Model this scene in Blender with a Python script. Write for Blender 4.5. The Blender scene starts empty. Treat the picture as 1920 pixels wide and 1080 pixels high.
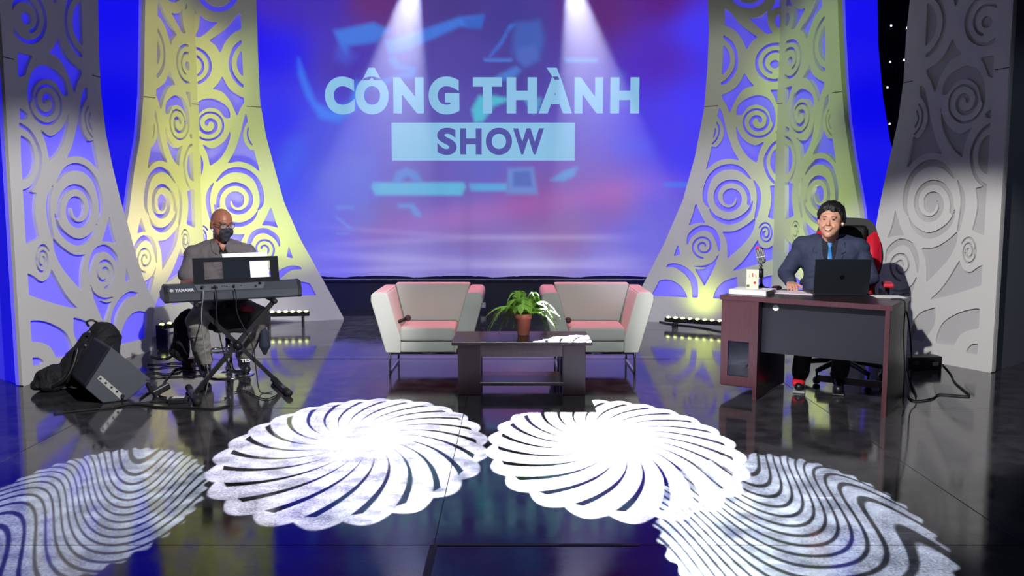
import bpy, bmesh, math, random
import numpy as np
from mathutils import Vector, Matrix
from mathutils.bvhtree import BVHTree
random.seed(7)
PI = math.pi
scn = bpy.context.scene
col = scn.collection

# ------------------------------------------------------------------ camera
F, HZ, HC = 1600.0, 376.0, 1.4
PITCH = math.atan((540 - HZ) / F)
cp, sp = math.cos(PITCH), math.sin(PITCH)
cam = bpy.data.cameras.new('camera'); cam.sensor_width = 36.0; cam.lens = 36.0 * F / 1920.0
cam.clip_start = 0.05; cam.clip_end = 100
camo = bpy.data.objects.new('camera', cam); col.objects.link(camo)
camo.location = (0, 0, HC); camo.rotation_euler = (PI / 2 - PITCH, 0, 0)
scn.camera = camo

def ray(px, py):
    a = (px - 960) / F; b = (540 - py) / F
    return Vector((a, b * sp + cp, b * cp - sp))
def onz(px, py, z=0.0):
    r = ray(px, py); t = (z - HC) / r.z
    return Vector((r.x * t, r.y * t, z))
def aty(px, py, Y):
    r = ray(px, py); t = Y / r.y
    return Vector((r.x * t, Y, HC + r.z * t))

# ------------------------------------------------------------------ materials
def lin(c):
    return tuple(((v / 255.0) / 12.92 if v / 255.0 <= 0.04045 else ((v / 255.0 + 0.055) / 1.055) ** 2.4) for v in c)
MATS = {}
def mat(name, rgb, rough=0.6, metal=0.0, spec=0.5, emit=None, es=0.0, noise=None, bump=None, trans=0.0, coat=0.0, alpha=None):
    """rgb 0..255 sRGB; noise=(scale, amount) mottles the colour; bump=(scale, strength)"""
    if name in MATS: return MATS[name]
    m = bpy.data.materials.new(name); m.use_nodes = True
    nt = m.node_tree; b = nt.nodes['Principled BSDF']
    c = lin(rgb)
    b.inputs['Base Color'].default_value = (*c, 1); b.inputs['Roughness'].default_value = rough
    b.inputs['Metallic'].default_value = metal; b.inputs['Specular IOR Level'].default_value = spec
    b.inputs['Coat Weight'].default_value = coat
    b.inputs['Transmission Weight'].default_value = trans
    if emit is not None:
        b.inputs['Emission Color'].default_value = (*lin(emit), 1); b.inputs['Emission Strength'].default_value = es
    if alpha is not None: b.inputs['Alpha'].default_value = alpha
    tc = nt.nodes.new('ShaderNodeTexCoord')
    if noise:
        n = nt.nodes.new('ShaderNodeTexNoise'); n.inputs['Scale'].default_value = noise[0]; n.inputs['Detail'].default_value = 4
        nt.links.new(tc.outputs['Object'], n.inputs['Vector'])
        mx = nt.nodes.new('ShaderNodeMix'); mx.data_type = 'RGBA'
        mx.inputs[6].default_value = (*[v * (1 - noise[1]) for v in c], 1)
        mx.inputs[7].default_value = (*[min(1, v * (1 + noise[1])) for v in c], 1)
        nt.links.new(n.outputs['Fac'], mx.inputs[0]); nt.links.new(mx.outputs[2], b.inputs['Base Color'])
    if bump:
        n = nt.nodes.new('ShaderNodeTexNoise'); n.inputs['Scale'].default_value = bump[0]
        nt.links.new(tc.outputs['Object'], n.inputs['Vector'])
        bp = nt.nodes.new('ShaderNodeBump'); bp.inputs['Strength'].default_value = bump[1]; bp.inputs['Distance'].default_value = 0.01
        nt.links.new(n.outputs['Fac'], bp.inputs['Height']); nt.links.new(bp.outputs['Normal'], b.inputs['Normal'])
    MATS[name] = m
    return m
def wood(name, a, b2, rough=0.35):
    if name in MATS: return MATS[name]
    m = bpy.data.materials.new(name); m.use_nodes = True
    nt = m.node_tree; b = nt.nodes['Principled BSDF']; b.inputs['Roughness'].default_value = rough
    tc = nt.nodes.new('ShaderNodeTexCoord'); mp = nt.nodes.new('ShaderNodeMapping'); mp.inputs['Scale'].default_value = (60, 60, 3)
    n = nt.nodes.new('ShaderNodeTexNoise'); n.inputs['Scale'].default_value = 1.5; n.inputs['Detail'].default_value = 5
    mx = nt.nodes.new('ShaderNodeMix'); mx.data_type = 'RGBA'
    mx.inputs[6].default_value = (*lin(a), 1); mx.inputs[7].default_value = (*lin(b2), 1)
    nt.links.new(tc.outputs['Object'], mp.inputs[0]); nt.links.new(mp.outputs[0], n.inputs['Vector'])
    nt.links.new(n.outputs['Fac'], mx.inputs[0]); nt.links.new(mx.outputs[2], b.inputs['Base Color'])
    MATS[name] = m
    return m

BLACK = mat('black_plastic', (22, 23, 27), 0.45)
BLACKM = mat('black_metal', (26, 27, 30), 0.35, metal=0.3)
CHROME = mat('chrome', (225, 225, 230), 0.12, metal=1.0)
PAPER = mat('paper', (238, 236, 238), 0.8)
RUBBER = mat('rubber', (14, 14, 16), 0.7)

# ------------------------------------------------------------------ object helpers
def link(name, bm_or_me, m, parent=None, smooth=False, mw=None):
    if isinstance(bm_or_me, bmesh.types.BMesh):
        me = bpy.data.meshes.new(name); bm_or_me.normal_update(); bm_or_me.to_mesh(me); bm_or_me.free()
    else: me = bm_or_me
    if m is not None:
        me.materials.clear()
        for k in (m if isinstance(m, (list, tuple)) else [m]): me.materials.append(k)
    if smooth:
        me.polygons.foreach_set('use_smooth', [True] * len(me.polygons))
    o = bpy.data.objects.new(name, me); col.objects.link(o)
    if parent is not None: o.parent = parent
    if mw is not None: o.matrix_local = mw
    return o
def tag(o, label=None, cat=None, group=None, kind=None):
    if label: o['label'] = label
    if cat: o['category'] = cat
    if group: o['group'] = group
    if kind: o['kind'] = kind
    return o
def thing(name, label, cat, loc=(0, 0, 0), rz=0.0, group=None):
    o = bpy.data.objects.new(name, None); col.objects.link(o)
    o.location = loc; o.rotation_euler = (0, 0, rz); o.empty_display_size = 0.1
    return tag(o, label, cat, group)
def dup(root, loc, rz, label=None):
    r = root.copy(); col.objects.link(r); r.location = loc; r.rotation_euler = (0, 0, rz)
    if label: r['label'] = label
    for ch in list(root.children):
        c = ch.copy(); col.objects.link(c); c.parent = r
        for g in ch.children:
            d = g.copy(); col.objects.link(d); d.parent = c
    return r
def nb(): return bmesh.new()
def bx(bm, c, s, rot=None, bev=0.0, seg=2):
    """box centre c, size s"""
    M = Matrix.Translation(c) @ (rot if rot is not None else Matrix.Identity(4)) @ Matrix.Diagonal((*s, 1))
    r = bmesh.ops.create_cube(bm, size=1.0, matrix=M)
    if bev > 0:
        vs = set(r['verts']); es = [e for e in bm.edges if e.verts[0] in vs and e.verts[1] in vs]
        bmesh.ops.bevel(bm, geom=es, offset=bev, segments=seg, profile=0.5, affect='EDGES')
    return bm
def frame_to(a, b):
    a, b = Vector(a), Vector(b); d = b - a
    return Matrix.Translation((a + b) / 2) @ d.to_track_quat('Z', 'Y').to_matrix().to_4x4(), d.length
def cyl(bm, a, b, r1, r2=None, n=20, caps=True):
    M, L = frame_to(a, b)
    bmesh.ops.create_cone(bm, cap_ends=caps, segments=n, radius1=r1, radius2=r1 if r2 is None else r2, depth=L, matrix=M)
    return bm
def ball(bm, c, r, n=16, rot=None):
    if not hasattr(r, '__len__'): r = (r, r, r)
    M = Matrix.Translation(c) @ (rot if rot is not None else Matrix.Identity(4)) @ Matrix.Diagonal((*r, 1))
    bmesh.ops.create_uvsphere(bm, u_segments=n * 2 if n < 12 else n, v_segments=max(6, n // 2 + 2), radius=1.0, matrix=M)
    return bm
def cap(bm, a, b, r1, r2=None, n=16):
    """tapered capsule, closed"""
    r2 = r1 if r2 is None else r2
    if (Vector(a) - Vector(b)).length > 1e-5: cyl(bm, a, b, r1, r2, n)
    ball(bm, a, r1, n); ball(bm, b, r2, n)
    return bm
def prism(bm, pts, d):
    """extrude the closed polygon pts (3D) by vector d"""
    d = Vector(d); pts = [Vector(p) for p in pts]
    v0 = [bm.verts.new(p) for p in pts]; v1 = [bm.verts.new(p + d) for p in pts]
    bm.faces.new(v0); bm.faces.new(v1[::-1])
    n = len(pts)
    for i in range(n):
        bm.faces.new((v0[i], v1[i], v1[(i + 1) % n], v0[(i + 1) % n]))
    bmesh.ops.recalc_face_normals(bm, faces=bm.faces)
    return bm
def smoothpath(pts, k=6):
    P = [Vector(p) for p in pts]
    if len(P) < 3: return P
    out = []
    for i in range(len(P) - 1):
        p0 = P[max(i - 1, 0)]; p1 = P[i]; p2 = P[i + 1]; p3 = P[min(i + 2, len(P) - 1)]
        for j in range(k):
            t = j / k
            out.append(0.5 * ((2 * p1) + (-p0 + p2) * t + (2 * p0 - 5 * p1 + 4 * p2 - p3) * t * t + (-p0 + 3 * p1 - 3 * p2 + p3) * t ** 3))
    out.append(P[-1]); return out
def tube(bm, pts, r, n=8, smooth=True, k=6):
    """swept tube along pts; r number or list-function of t"""
    P = smoothpath(pts, k) if smooth else [Vector(p) for p in pts]
    N = len(P); rings = []; up = None
    for i, p in enumerate(P):
        t = (P[min(i + 1, N - 1)] - P[max(i - 1, 0)])
        if t.length < 1e-9: t = Vector((0, 0, 1))
        t.normalize()
        if up is None:
            up = Vector((0, 0, 1)) if abs(t.z) < 0.9 else Vector((1, 0, 0))
        s = t.cross(up)
        if s.length < 1e-6: s = t.orthogonal()
        s.normalize(); up = s.cross(t).normalized()
        rr = r(i / (N - 1)) if callable(r) else r
        rings.append([bm.verts.new(p + (s * math.cos(2 * PI * j / n) + up * math.sin(2 * PI * j / n)) * rr) for j in range(n)])
    for i in range(N - 1):
        for j in range(n):
            bm.faces.new((rings[i][j], rings[i][(j + 1) % n], rings[i + 1][(j + 1) % n], rings[i + 1][j]))
    bm.faces.new(rings[0][::-1]); bm.faces.new(rings[-1])
    return bm
def lathe(bm, prof, c=(0, 0, 0), n=32):
    """profile [(r,z)...] turned about z"""
    c = Vector(c); rings = []
    for r, z in prof:
        rings.append([bm.verts.new(c + Vector((max(r, 1e-4) * math.cos(2 * PI * j / n), max(r, 1e-4) * math.sin(2 * PI * j / n), z))) for j in range(n)])
    for i in range(len(prof) - 1):
        for j in range(n):
            bm.faces.new((rings[i][j], rings[i][(j + 1) % n], rings[i + 1][(j + 1) % n], rings[i + 1][j]))
    bm.faces.new(rings[0][::-1]); bm.faces.new(rings[-1])
    bmesh.ops.recalc_face_normals(bm, faces=bm.faces)
    return bm
def fuse(bm, voxel=0.008, smooth=4, fac=0.5):
    """one continuous surface out of overlapping closed volumes"""
    me = bpy.data.meshes.new('tmp'); bm.to_mesh(me); bm.free()
    o = bpy.data.objects.new('tmp', me); col.objects.link(o)
    r = o.modifiers.new('r', 'REMESH'); r.mode = 'VOXEL'; r.voxel_size = voxel; r.adaptivity = 0
    if smooth:
        s = o.modifiers.new('s', 'SMOOTH'); s.iterations = smooth; s.factor = fac
    dg = bpy.context.evaluated_depsgraph_get()
    out = bpy.data.meshes.new_from_object(o.evaluated_get(dg), depsgraph=dg)
    bpy.data.objects.remove(o); bpy.data.meshes.remove(me)
    return out

from mathutils import noise as mnoise
def crease(me, amp=.004, scale=(9, 9, 22), seed=0.0):
    """press soft folds into cloth"""
    ns = [v.normal.copy() for v in me.vertices]
    for v, n in zip(me.vertices, ns):
        p = Vector((v.co.x * scale[0] + seed, v.co.y * scale[1], v.co.z * scale[2] + 3 * mnoise.noise(v.co * 6)))
        a = 1 - abs(mnoise.noise(p)) * 2.2; b = mnoise.noise(v.co * 11 + Vector((seed, 0, 0)))
        v.co = v.co + n * amp * (max(a, -.5) * .9 + b * 1.3)
    return me
# ------------------------------------------------------------------ field mesher (cut boards, patches)
def seg_dist(X, Y, pts, closed, radii=None):
    best = np.full(X.shape, 1e9)
    n = len(pts)
    for i in range(n if closed else n - 1):
        ax, ay = pts[i]; bx_, by_ = pts[(i + 1) % n]
        dx, dy = bx_ - ax, by_ - ay; L = dx * dx + dy * dy + 1e-12
        t = np.clip(((X - ax) * dx + (Y - ay) * dy) / L, 0, 1)
        d = np.hypot(X - ax - t * dx, Y - ay - t * dy)
        if radii is not None:
            j = (i + 1) % n; d = d - (radii[i] * (1 - t) + radii[j] * t)
        best = np.minimum(best, d)
    return best
def poly_in(X, Y, pts):
    ins = np.zeros(X.shape, bool); n = len(pts)
    for i in range(n):
        ax, ay = pts[i]; bx_, by_ = pts[(i + 1) % n]
        if ay == by_: continue
        c = (ay > Y) != (by_ > Y)
        ins ^= c & (X < (bx_ - ax) * (Y - ay) / (by_ - ay) + ax)
    return ins
def poly_field(X, Y, pts):
    """positive inside"""
    d = seg_dist(X, Y, pts, True)
    return np.where(poly_in(X, Y, pts), d, -d)
def field_mesh(bm, f, xs, ys, place, thick):
    """solid where f>0; place(x, y, w) gives the point, w=0 front and w=thick back"""
    ny, nx = f.shape
    def quad(p):
        fr = [bm.verts.new(place(a, b, 0)) for a, b in p]
        try: bm.faces.new(fr)
        except ValueError: pass
        if thick:
            bk = [bm.verts.new(place(a, b, thick)) for a, b in p][::-1]
            bm.faces.new(bk)
    pos = f > 0
    full = pos[:-1, :-1] & pos[1:, :-1] & pos[:-1, 1:] & pos[1:, 1:]
    anyp = pos[:-1, :-1] | pos[1:, :-1] | pos[:-1, 1:] | pos[1:, 1:]
    for j in range(ny - 1):
        i = 0
        while i < nx - 1:
            if full[j, i]:
                k = i
                while k < nx - 1 and full[j, k]: k += 1
                quad([(xs[i], ys[j]), (xs[k], ys[j]), (xs[k], ys[j + 1]), (xs[i], ys[j + 1])])
                i = k; continue
            if anyp[j, i]:
                C = [(xs[i], ys[j], f[j, i]), (xs[i + 1], ys[j], f[j, i + 1]), (xs[i + 1], ys[j + 1], f[j + 1, i + 1]), (xs[i], ys[j + 1], f[j + 1, i])]
                P = []; cr = []
                for k in range(4):
                    a = C[k]; b = C[(k + 1) % 4]
                    if a[2] > 0: P.append((a[0], a[1]))
                    if (a[2] > 0) != (b[2] > 0):
                        t = a[2] / (a[2] - b[2]); q = (a[0] + (b[0] - a[0]) * t, a[1] + (b[1] - a[1]) * t)
                        P.append(q); cr.append((q, a[2] > 0))
                if len(P) >= 3:
                    quad(P)
                    if thick:
                        for k in range(len(cr)):
                            if cr[k][1]:
                                a = cr[k][0]; b = cr[(k + 1) % len(cr)][0]
                                bm.faces.new([bm.verts.new(v) for v in (place(*a, 0), place(*a, thick), place(*b, thick), place(*b, 0))])
            i += 1
    return bm
def catmull_closed(pts, k=4):
    n = len(pts); out = []
    for i in range(n):
        p0, p1, p2, p3 = (np.array(pts[(i + q) % n], float) for q in (-1, 0, 1, 2))
        for j in range(k):
            t = j / k
            out.append(tuple(0.5 * ((2 * p1) + (-p0 + p2) * t + (2 * p0 - 5 * p1 + 4 * p2 - p3) * t * t + (-p0 + 3 * p1 - 3 * p2 + p3) * t ** 3)))
    return out

# ================================================================== THE SETTING
def floor_material():
    m = bpy.data.materials.new('stage_floor'); m.use_nodes = True
    nt = m.node_tree; b = nt.nodes['Principled BSDF']; N = nt.nodes.new; L = nt.links.new
    tc = N('ShaderNodeTexCoord')
    n1 = N('ShaderNodeTexNoise'); n1.inputs['Scale'].default_value = 7; n1.inputs['Detail'].default_value = 8; L(tc.outputs['Object'], n1.inputs['Vector'])
    n2 = N('ShaderNodeTexNoise'); n2.inputs['Scale'].default_value = 90; n2.inputs['Detail'].default_value = 3; L(tc.outputs['Object'], n2.inputs['Vector'])
    cr = N('ShaderNodeValToRGB'); cr.color_ramp.elements[0].position = 0.3; cr.color_ramp.elements[1].position = 0.75
    cr.color_ramp.elements[0].color = (0.016, 0.015, 0.019, 1); cr.color_ramp.elements[1].color = (0.056, 0.053, 0.060, 1)
    ad = N('ShaderNodeMath'); ad.operation = 'MULTIPLY_ADD'; ad.inputs[1].default_value = .9; L(n2.outputs['Fac'], ad.inputs[0])
    sb = N('ShaderNodeMath'); sb.operation = 'SUBTRACT'; sb.inputs[1].default_value = .45; L(n1.outputs['Fac'], sb.inputs[0]); L(sb.outputs[0], ad.inputs[2]); L(ad.outputs[0], cr.inputs[0])
    # scuffs in streaks
    mp = N('ShaderNodeMapping'); mp.inputs['Scale'].default_value = (3, 40, 1); L(tc.outputs['Object'], mp.inputs[0])
    n3 = N('ShaderNodeTexNoise'); n3.inputs['Scale'].default_value = 1.5; n3.inputs['Detail'].default_value = 6; L(mp.outputs[0], n3.inputs['Vector'])
    r3 = N('ShaderNodeValToRGB'); r3.color_ramp.elements[0].position = 0.66; r3.color_ramp.elements[1].position = 0.72; L(n3.outputs['Fac'], r3.inputs[0])
    mx = N('ShaderNodeMix'); mx.data_type = 'RGBA'; mx.inputs[7].default_value = (0.09, 0.085, 0.1, 1)
    L(r3.outputs[0], mx.inputs[0]); L(cr.outputs[0], mx.inputs[6]); L(mx.outputs[2], b.inputs['Base Color'])
    rr = N('ShaderNodeMapRange'); rr.inputs[1].default_value = 0.3; rr.inputs[2].default_value = 0.8; rr.inputs[3].default_value = 0.06; rr.inputs[4].default_value = 0.14
    L(n1.outputs['Fac'], rr.inputs[0]); L(rr.outputs[0], b.inputs['Roughness'])
    bp = N('ShaderNodeBump'); bp.inputs['Strength'].default_value = 0.03; bp.inputs['Distance'].default_value = 0.01
    nb_ = N('ShaderNodeTexNoise'); nb_.inputs['Scale'].default_value = 1.3; L(tc.outputs['Object'], nb_.inputs['Vector'])
    L(nb_.outputs['Fac'], bp.inputs['Height']); L(bp.outputs[0], b.inputs['Normal'])
    b.inputs['IOR'].default_value = 1.6
    return m
FLOOR = floor_material()
# the stage is decked with big polished sheets that meet in thin seams
bm = nb()
xcuts = [-7.5, -5.2, -2.75, -0.32, 2.1, 4.55, 7.5]; ycuts = [-2.5, 1.1, 3.36, 5.68, 7.48, 9.2, 11.6]
bx(bm, (0, 4.6, -0.06), (15, 14.2, 0.1))
for a, b2 in zip(xcuts, xcuts[1:]):
    for c, d in zip(ycuts, ycuts[1:]):
        g = 0.0015
        bx(bm, ((a + b2) / 2, (c + d) / 2, -0.0055), (b2 - a - 2 * g, d - c - 2 * g, 0.011), bev=0.0015, seg=1)
tag(link('floor', bm, FLOOR), kind='structure')
SEAM = mat('seam_filler', (92, 66, 60), 0.5)
bm = nb(); bx(bm, (-0.32, 2.2, 0.0012), (0.03, 2.3, 0.002)); bx(bm, (0.1, 3.36, 0.0012), (0.84, 0.022, 0.002))
tag(link('trim_1', bm, SEAM), kind='structure')
bm = nb(); bx(bm, (-1.6, 5.68, 0.001), (2.3, 0.009, 0.0015)); bx(bm, (-0.8, 7.48, 0.001), (4.4, 0.012, 0.0015))
tag(link('trim_2', bm, mat('seam_dark', (30, 22, 30), 0.5)), kind='structure')
WALLM = mat('studio_wall', (16, 17, 30), 0.8, noise=(3, 0.3))
def wall(name, c, s, m=WALLM):
    bm = nb(); bx(bm, c, s); return tag(link(name, bm, m), kind='structure')
wall('wall_back', (0, 11.5, 2.5), (15, 0.1, 5.2))
wall('wall_left', (-7.4, 4.6, 2.5), (0.1, 14, 5.2))
wall('wall_right', (7.4, 4.6, 2.5), (0.1, 14, 5.2))
wall('wall_front', (0, -2.4, 2.5), (15, 0.1, 5.2))
wall('ceiling', (0, 4.6, 5.12), (15, 14.2, 0.1))
# dark masking board under the screen
bm = nb(); bx(bm, (-0.35, 11.02, 0.235), (6.6, 0.06, 0.47))
bx(bm, (-0.35, 10.975, 0.36), (6.6, 0.04, 0.02))
tag(link('trim_3', bm, mat('masking_board', (34, 36, 66), 0.45, noise=(4, 0.25))), kind='structure')

# ================================================================== THE SCREEN
SY = 10.9
def px2(pts): return pts
CY = (62, 132, 240); TL = (90, 190, 225)
shapes = [  # (polygon in the picture of the screen, colour, opacity, softness px)
 ([(626, 58), (700, 42), (732, 56), (705, 80), (655, 86), (650, 104), (640, 92)], CY, .8, 5),
 ([(722, 76), (790, 56), (862, 32), (908, 28), (902, 52), (862, 50), (800, 78), (755, 98), (728, 100)], CY, .75, 4),
 ([(868, 36), (908, 30), (900, 56), (876, 54)], (50, 90, 190), .6, 3),
 ([(560, 110), (575, 150), (592, 190), (620, 208), (655, 192), (668, 150), (690, 165), (668, 205), (635, 230), (600, 222), (574, 180), (560, 140)], (60, 130, 255), .85, 6),
 ([(630, 88), (650, 84), (668, 108), (650, 122), (628, 112)], (70, 90, 220), .6, 8),
 ([(738, 104), (752, 122), (782, 126), (778, 146), (740, 150), (700, 168), (704, 156), (738, 142), (768, 134), (742, 130), (728, 112)], CY, .7, 4),
 ([(968, 42), (1012, 38), (1022, 72), (1012, 112), (985, 124), (960, 100), (962, 66)], (66, 100, 190), .85, 7),
 ([(972, 92), (1004, 84), (1010, 112), (984, 126), (968, 112)], (84, 110, 200), .7, 5),
 ([(955, 46), (968, 44), (952, 62), (944, 80), (920, 108), (916, 106), (940, 74)], CY, .6, 2),
 ([(908, 110), (960, 110), (960, 116), (908, 116)], (80, 140, 235), .7, 2),
 ([(1060, 109), (1120, 110), (1120, 117), (1060, 117)], (80, 150, 240), .8, 2),
 ([(935, 140), (968, 124), (978, 132), (960, 150), (922, 152)], (80, 140, 230), .7, 4),
 ([(884, 206), (898, 180), (930, 180), (958, 186), (925, 200), (905, 228), (890, 230)], (85, 205, 225), .85, 4),
 ([(980, 182), (1015, 184), (1010, 206), (1000, 214)], (80, 190, 225), .6, 4),
 ([(1150, 128), (1172, 136), (1180, 200), (1160, 200)], (90, 120, 220), .35, 8),
 ([(700, 342), (870, 342), (874, 350), (866, 366), (704, 366), (696, 352)], (104, 190, 232), .95, 3),
 ([(735, 342), (744, 322), (762, 314), (782, 322), (793, 340), (776, 340), (764, 330), (750, 342)], (96, 150, 230), .8, 4),
 ([(880, 344), (950, 344), (950, 358), (882, 358)], (96, 180, 235), .85, 3),
 ([(952, 316), (1000, 314), (1008, 364), (950, 364)], (110, 150, 220), .85, 4),
 ([(962, 322), (994, 320), (998, 350), (962, 350)], (84, 100, 190), .7, 3),
 ([(1032, 338), (1058, 320), (1084, 312), (1076, 330), (1056, 340)], (96, 170, 235), .8, 4),
 ([(1245, 342), (1290, 342), (1290, 351), (1245, 351)], (60, 120, 250), .8, 3),
 ([(630, 386), (664, 386), (664, 392), (630, 392)], (110, 150, 240), .6, 3),
 ([(746, 382), (776, 382), (790, 400), (790, 408), (776, 404), (768, 390), (746, 390)], (110, 160, 235), .75, 3),
 ([(630, 404), (660, 426), (657, 431), (628, 408)], (110, 150, 240), .55, 2),
 ([(630, 436), (656, 436), (656, 440), (630, 440)], (110, 150, 240), .4, 2),
 ([(655, 300), (700, 296), (706, 420), (665, 430)], (96, 120, 230), .35, 14),
 ([(870, 300), (884, 300), (884, 520), (868, 520)], (110, 96, 160), .25, 10),
 ([(540, 260), (570, 255), (575, 300), (530, 345), (522, 310)], (60, 110, 255), .35, 12),
 ([(1155, 260), (1225, 262), (1222, 286), (1150, 284)], (60, 90, 250), .3, 10)]
def screen_colour(PX, PY):
    """the picture shown on the screen, linear rgb"""
    ctl = [(520,0,(70,40,190)),(600,0,(60,30,180)),(700,0,(100,34,120)),(850,10,(72,52,140)),(960,40,(66,58,150)),(1130,20,(96,36,120)),(1240,0,(92,28,130)),(1310,60,(70,60,255)),
           (520,100,(34,24,250)),(640,120,(70,42,180)),(860,110,(80,66,165)),(950,130,(76,66,158)),(1240,110,(84,40,190)),(1310,200,(64,50,255)),
           (520,220,(40,32,250)),(600,260,(72,74,235)),(860,215,(92,82,180)),(900,300,(104,104,205)),(1230,250,(70,52,240)),(1290,300,(62,52,250)),
           (540,360,(62,76,250)),(640,350,(96,104,232)),(800,330,(112,96,190)),(1000,380,(134,92,172)),(1150,380,(140,90,180)),(1240,380,(96,80,225)),
           (560,430,(88,92,245)),(720,410,(128,104,190)),(880,440,(136,112,190)),(1050,440,(148,112,178)),(1200,440,(100,96,225)),
           (600,500,(112,104,242)),(760,500,(150,142,222)),(860,512,(138,128,210)),(1000,505,(158,150,216)),(1150,500,(140,132,226)),
           (430,60,(14,14,246)),(430,300,(24,20,250)),(470,420,(60,50,250)),(220,20,(18,14,246)),(222,200,(8,8,240)),(225,320,(30,26,240)),(230,480,(60,56,240)),(-120,200,(16,20,240)),(-120,520,(30,30,240)),
           (1400,100,(50,40,252)),(1500,300,(12,12,246)),(1620,40,(20,14,250)),(1630,200,(4,4,244)),(1640,340,(20,20,246)),(1600,480,(40,40,240))]
    num = np.zeros(PX.shape + (3,)); den = np.zeros(PX.shape)
    for x, y, c in ctl:
        w = 1.0 / (((PX - x) / 1.0) ** 2 + ((PY - y) * 1.15) ** 2 + 900.0) ** 1.6
        num += w[..., None] * np.array(lin(c)); den += w
    C = num / den[..., None]
    # pale wavy bands low in the picture
    for (yb, amp, wdt, st) in ((432, 14, 5, .06), (455, -10, 6, .07), (482, 12, 9, .10), (505, -6, 5, .08)):
        yy = yb + amp * np.sin((PX - 700) / 190.0)
        w = np.exp(-((PY - yy) / wdt) ** 2) * st * np.clip((PX - 560) / 120, 0, 1) * np.clip((1240 - PX) / 120, 0, 1)
        C += w[..., None] * np.array((1, .95, 1.1))
    # red sweep
    yy = 400 - (PX - 900) * 0.16
    w = np.exp(-((PY - yy) / 26) ** 2) * .12 * np.clip((PX - 620) / 200, 0, 1) * np.clip((1300 - PX) / 150, 0, 1)
    C += w[..., None] * np.array((1, .1, .2))
    for pts, c, op, s in shapes:
        d = poly_field(PX, PY, pts)
        a = np.clip(d / (2 * s) + .5, 0, 1) * op
        C = C * (1 - a[..., None]) + a[..., None] * np.array(lin(c))
    # title: circumflex, letters and plate come as real lettering on the screen
    return C
def build_screen():
    root = thing('projection_screen', 'wide glowing blue and violet projection screen behind the stage showing title lettering', 'screen', (0, SY, 0))
    step = 4.0
    pxs = np.arange(-140, 1800, step); pys = np.arange(-110, 560, step)
    PX, PY = np.meshgrid(pxs, pys)
    C = screen_colour(PX, PY)
    nxn, nyn = len(pxs), len(pys)
    a = (PX - 960) / F; b = (540 - PY) / F
    ry = b * sp + cp; t = SY / ry
    WX = a * t; WZ = HC + (b * cp - sp) * t
    # a regular board: rows/columns follow the picture grid, trimmed to its real outline
    # right edge is an hourglass curve, bottom edge hangs in shallow scallops
    edge = np.interp(PY[:, 0], [-110, 0, 80, 180, 260, 310, 400, 480, 560], [1648, 1645, 1646, 1655, 1668, 1680, 1712, 1752, 1795])
    PXc = np.minimum(PX, edge[:, None])
    WXc = (PXc - 960) / F * t
    zb = 0.42 + 0.022 * np.abs(np.sin((WXc + .2) * PI / 1.0)) 
    WZc = np.maximum(WZ, zb)
    verts = np.stack([WXc, np.zeros_like(WXc), WZc], -1).reshape(-1, 3)
    faces = []
    for j in range(nyn - 1):
        if WZ[j, 0] < 0.38: continue
        for i in range(nxn - 1):
            if PX[j, i] > edge[j] and PX[j + 1, i] > edge[j + 1]: continue
            k = j * nxn + i; faces.append((k, k + 1, k + nxn + 1, k + nxn))
    me = bpy.data.meshes.new('display'); me.from_pydata([tuple(v) for v in verts], [], faces)
    ca = me.color_attributes.new('picture', 'FLOAT_COLOR', 'POINT')
    dat = np.concatenate([C.reshape(-1, 3), np.ones((nxn * nyn, 1))], 1).astype(np.float32)
    ca.data.foreach_set('color', dat.ravel())
    m = bpy.data.materials.new('screen_picture'); m.use_nodes = True; nt = m.node_tree; bs = nt.nodes['Principled BSDF']
    at = nt.nodes.new('ShaderNodeAttribute'); at.attribute_name = 'picture'
    bs.inputs['Base Color'].default_value = (.10, .10, .11, 1); bs.inputs['Roughness'].default_value = .9; bs.inputs['Specular IOR Level'].default_value = .1
    nt.links.new(at.outputs['Color'], bs.inputs['Emission Color']); bs.inputs['Emission Strength'].default_value = 0.88
    d = link('display', me, m, root)
    so = d.modifiers.new('t', 'SOLIDIFY'); so.thickness = 0.012; so.offset = 0
    glow = mat('title_glow', (60, 70, 80), .9, spec=.1, emit=(150, 208, 246), es=.82)
    dark = mat('title_dark', (20, 20, 30), .9, spec=.1, emit=(92, 92, 178), es=.85)
    def word(text, x0, x1, ybase, ytop, m, y, off):
        cu = bpy.data.curves.new('tmp', 'FONT'); cu.body = text; cu.size = 1; cu.offset = off; cu.extrude = 0.004; cu.resolution_u = 12
        o = bpy.data.objects.new('tmp', cu); col.objects.link(o)
        dg = bpy.context.evaluated_depsgraph_get(); me = bpy.data.meshes.new_from_object(o.evaluated_get(dg), depsgraph=dg)
        bpy.data.objects.remove(o)
        co = np.array([v.co[:] for v in me.vertices]); mn = co.min(0); mxx = co.max(0)
        p0 = aty(x0, ybase, SY - y); p1 = aty(x1, ytop, SY - y)
        for v in me.vertices:
            u = (v.co.x - mn[0]) / (mxx[0] - mn[0]); w = (v.co.y - mn[1]) / (mxx[1] - mn[1])
            z_ = v.co.z
            v.co = (p0.x + (p1.x - p0.x) * u, -y - z_, p0.z + (p1.z - p0.z) * w)
        return me
    for ch, x0, x1, yt in (('C', 610, 664, 143.5), ('\u00d4', 667, 728, 127), ('N', 738, 794, 145), ('G', 804, 861, 143.5),
                           ('T', 887, 941, 145), ('H', 950, 1007, 145), ('\u00c0', 1010, 1073, 127), ('N', 1077, 1131, 145), ('H', 1144, 1199, 145)):
        link('title_letter', word(ch, x0, x1, 214.5 if ch in 'CG\u00d4' else 212.5, yt, glow, .012, .058), glow, root)
    bm = nb(); p0 = aty(735, 301, SY - .012); p1 = aty(1078, 230, SY - .012)
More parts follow.
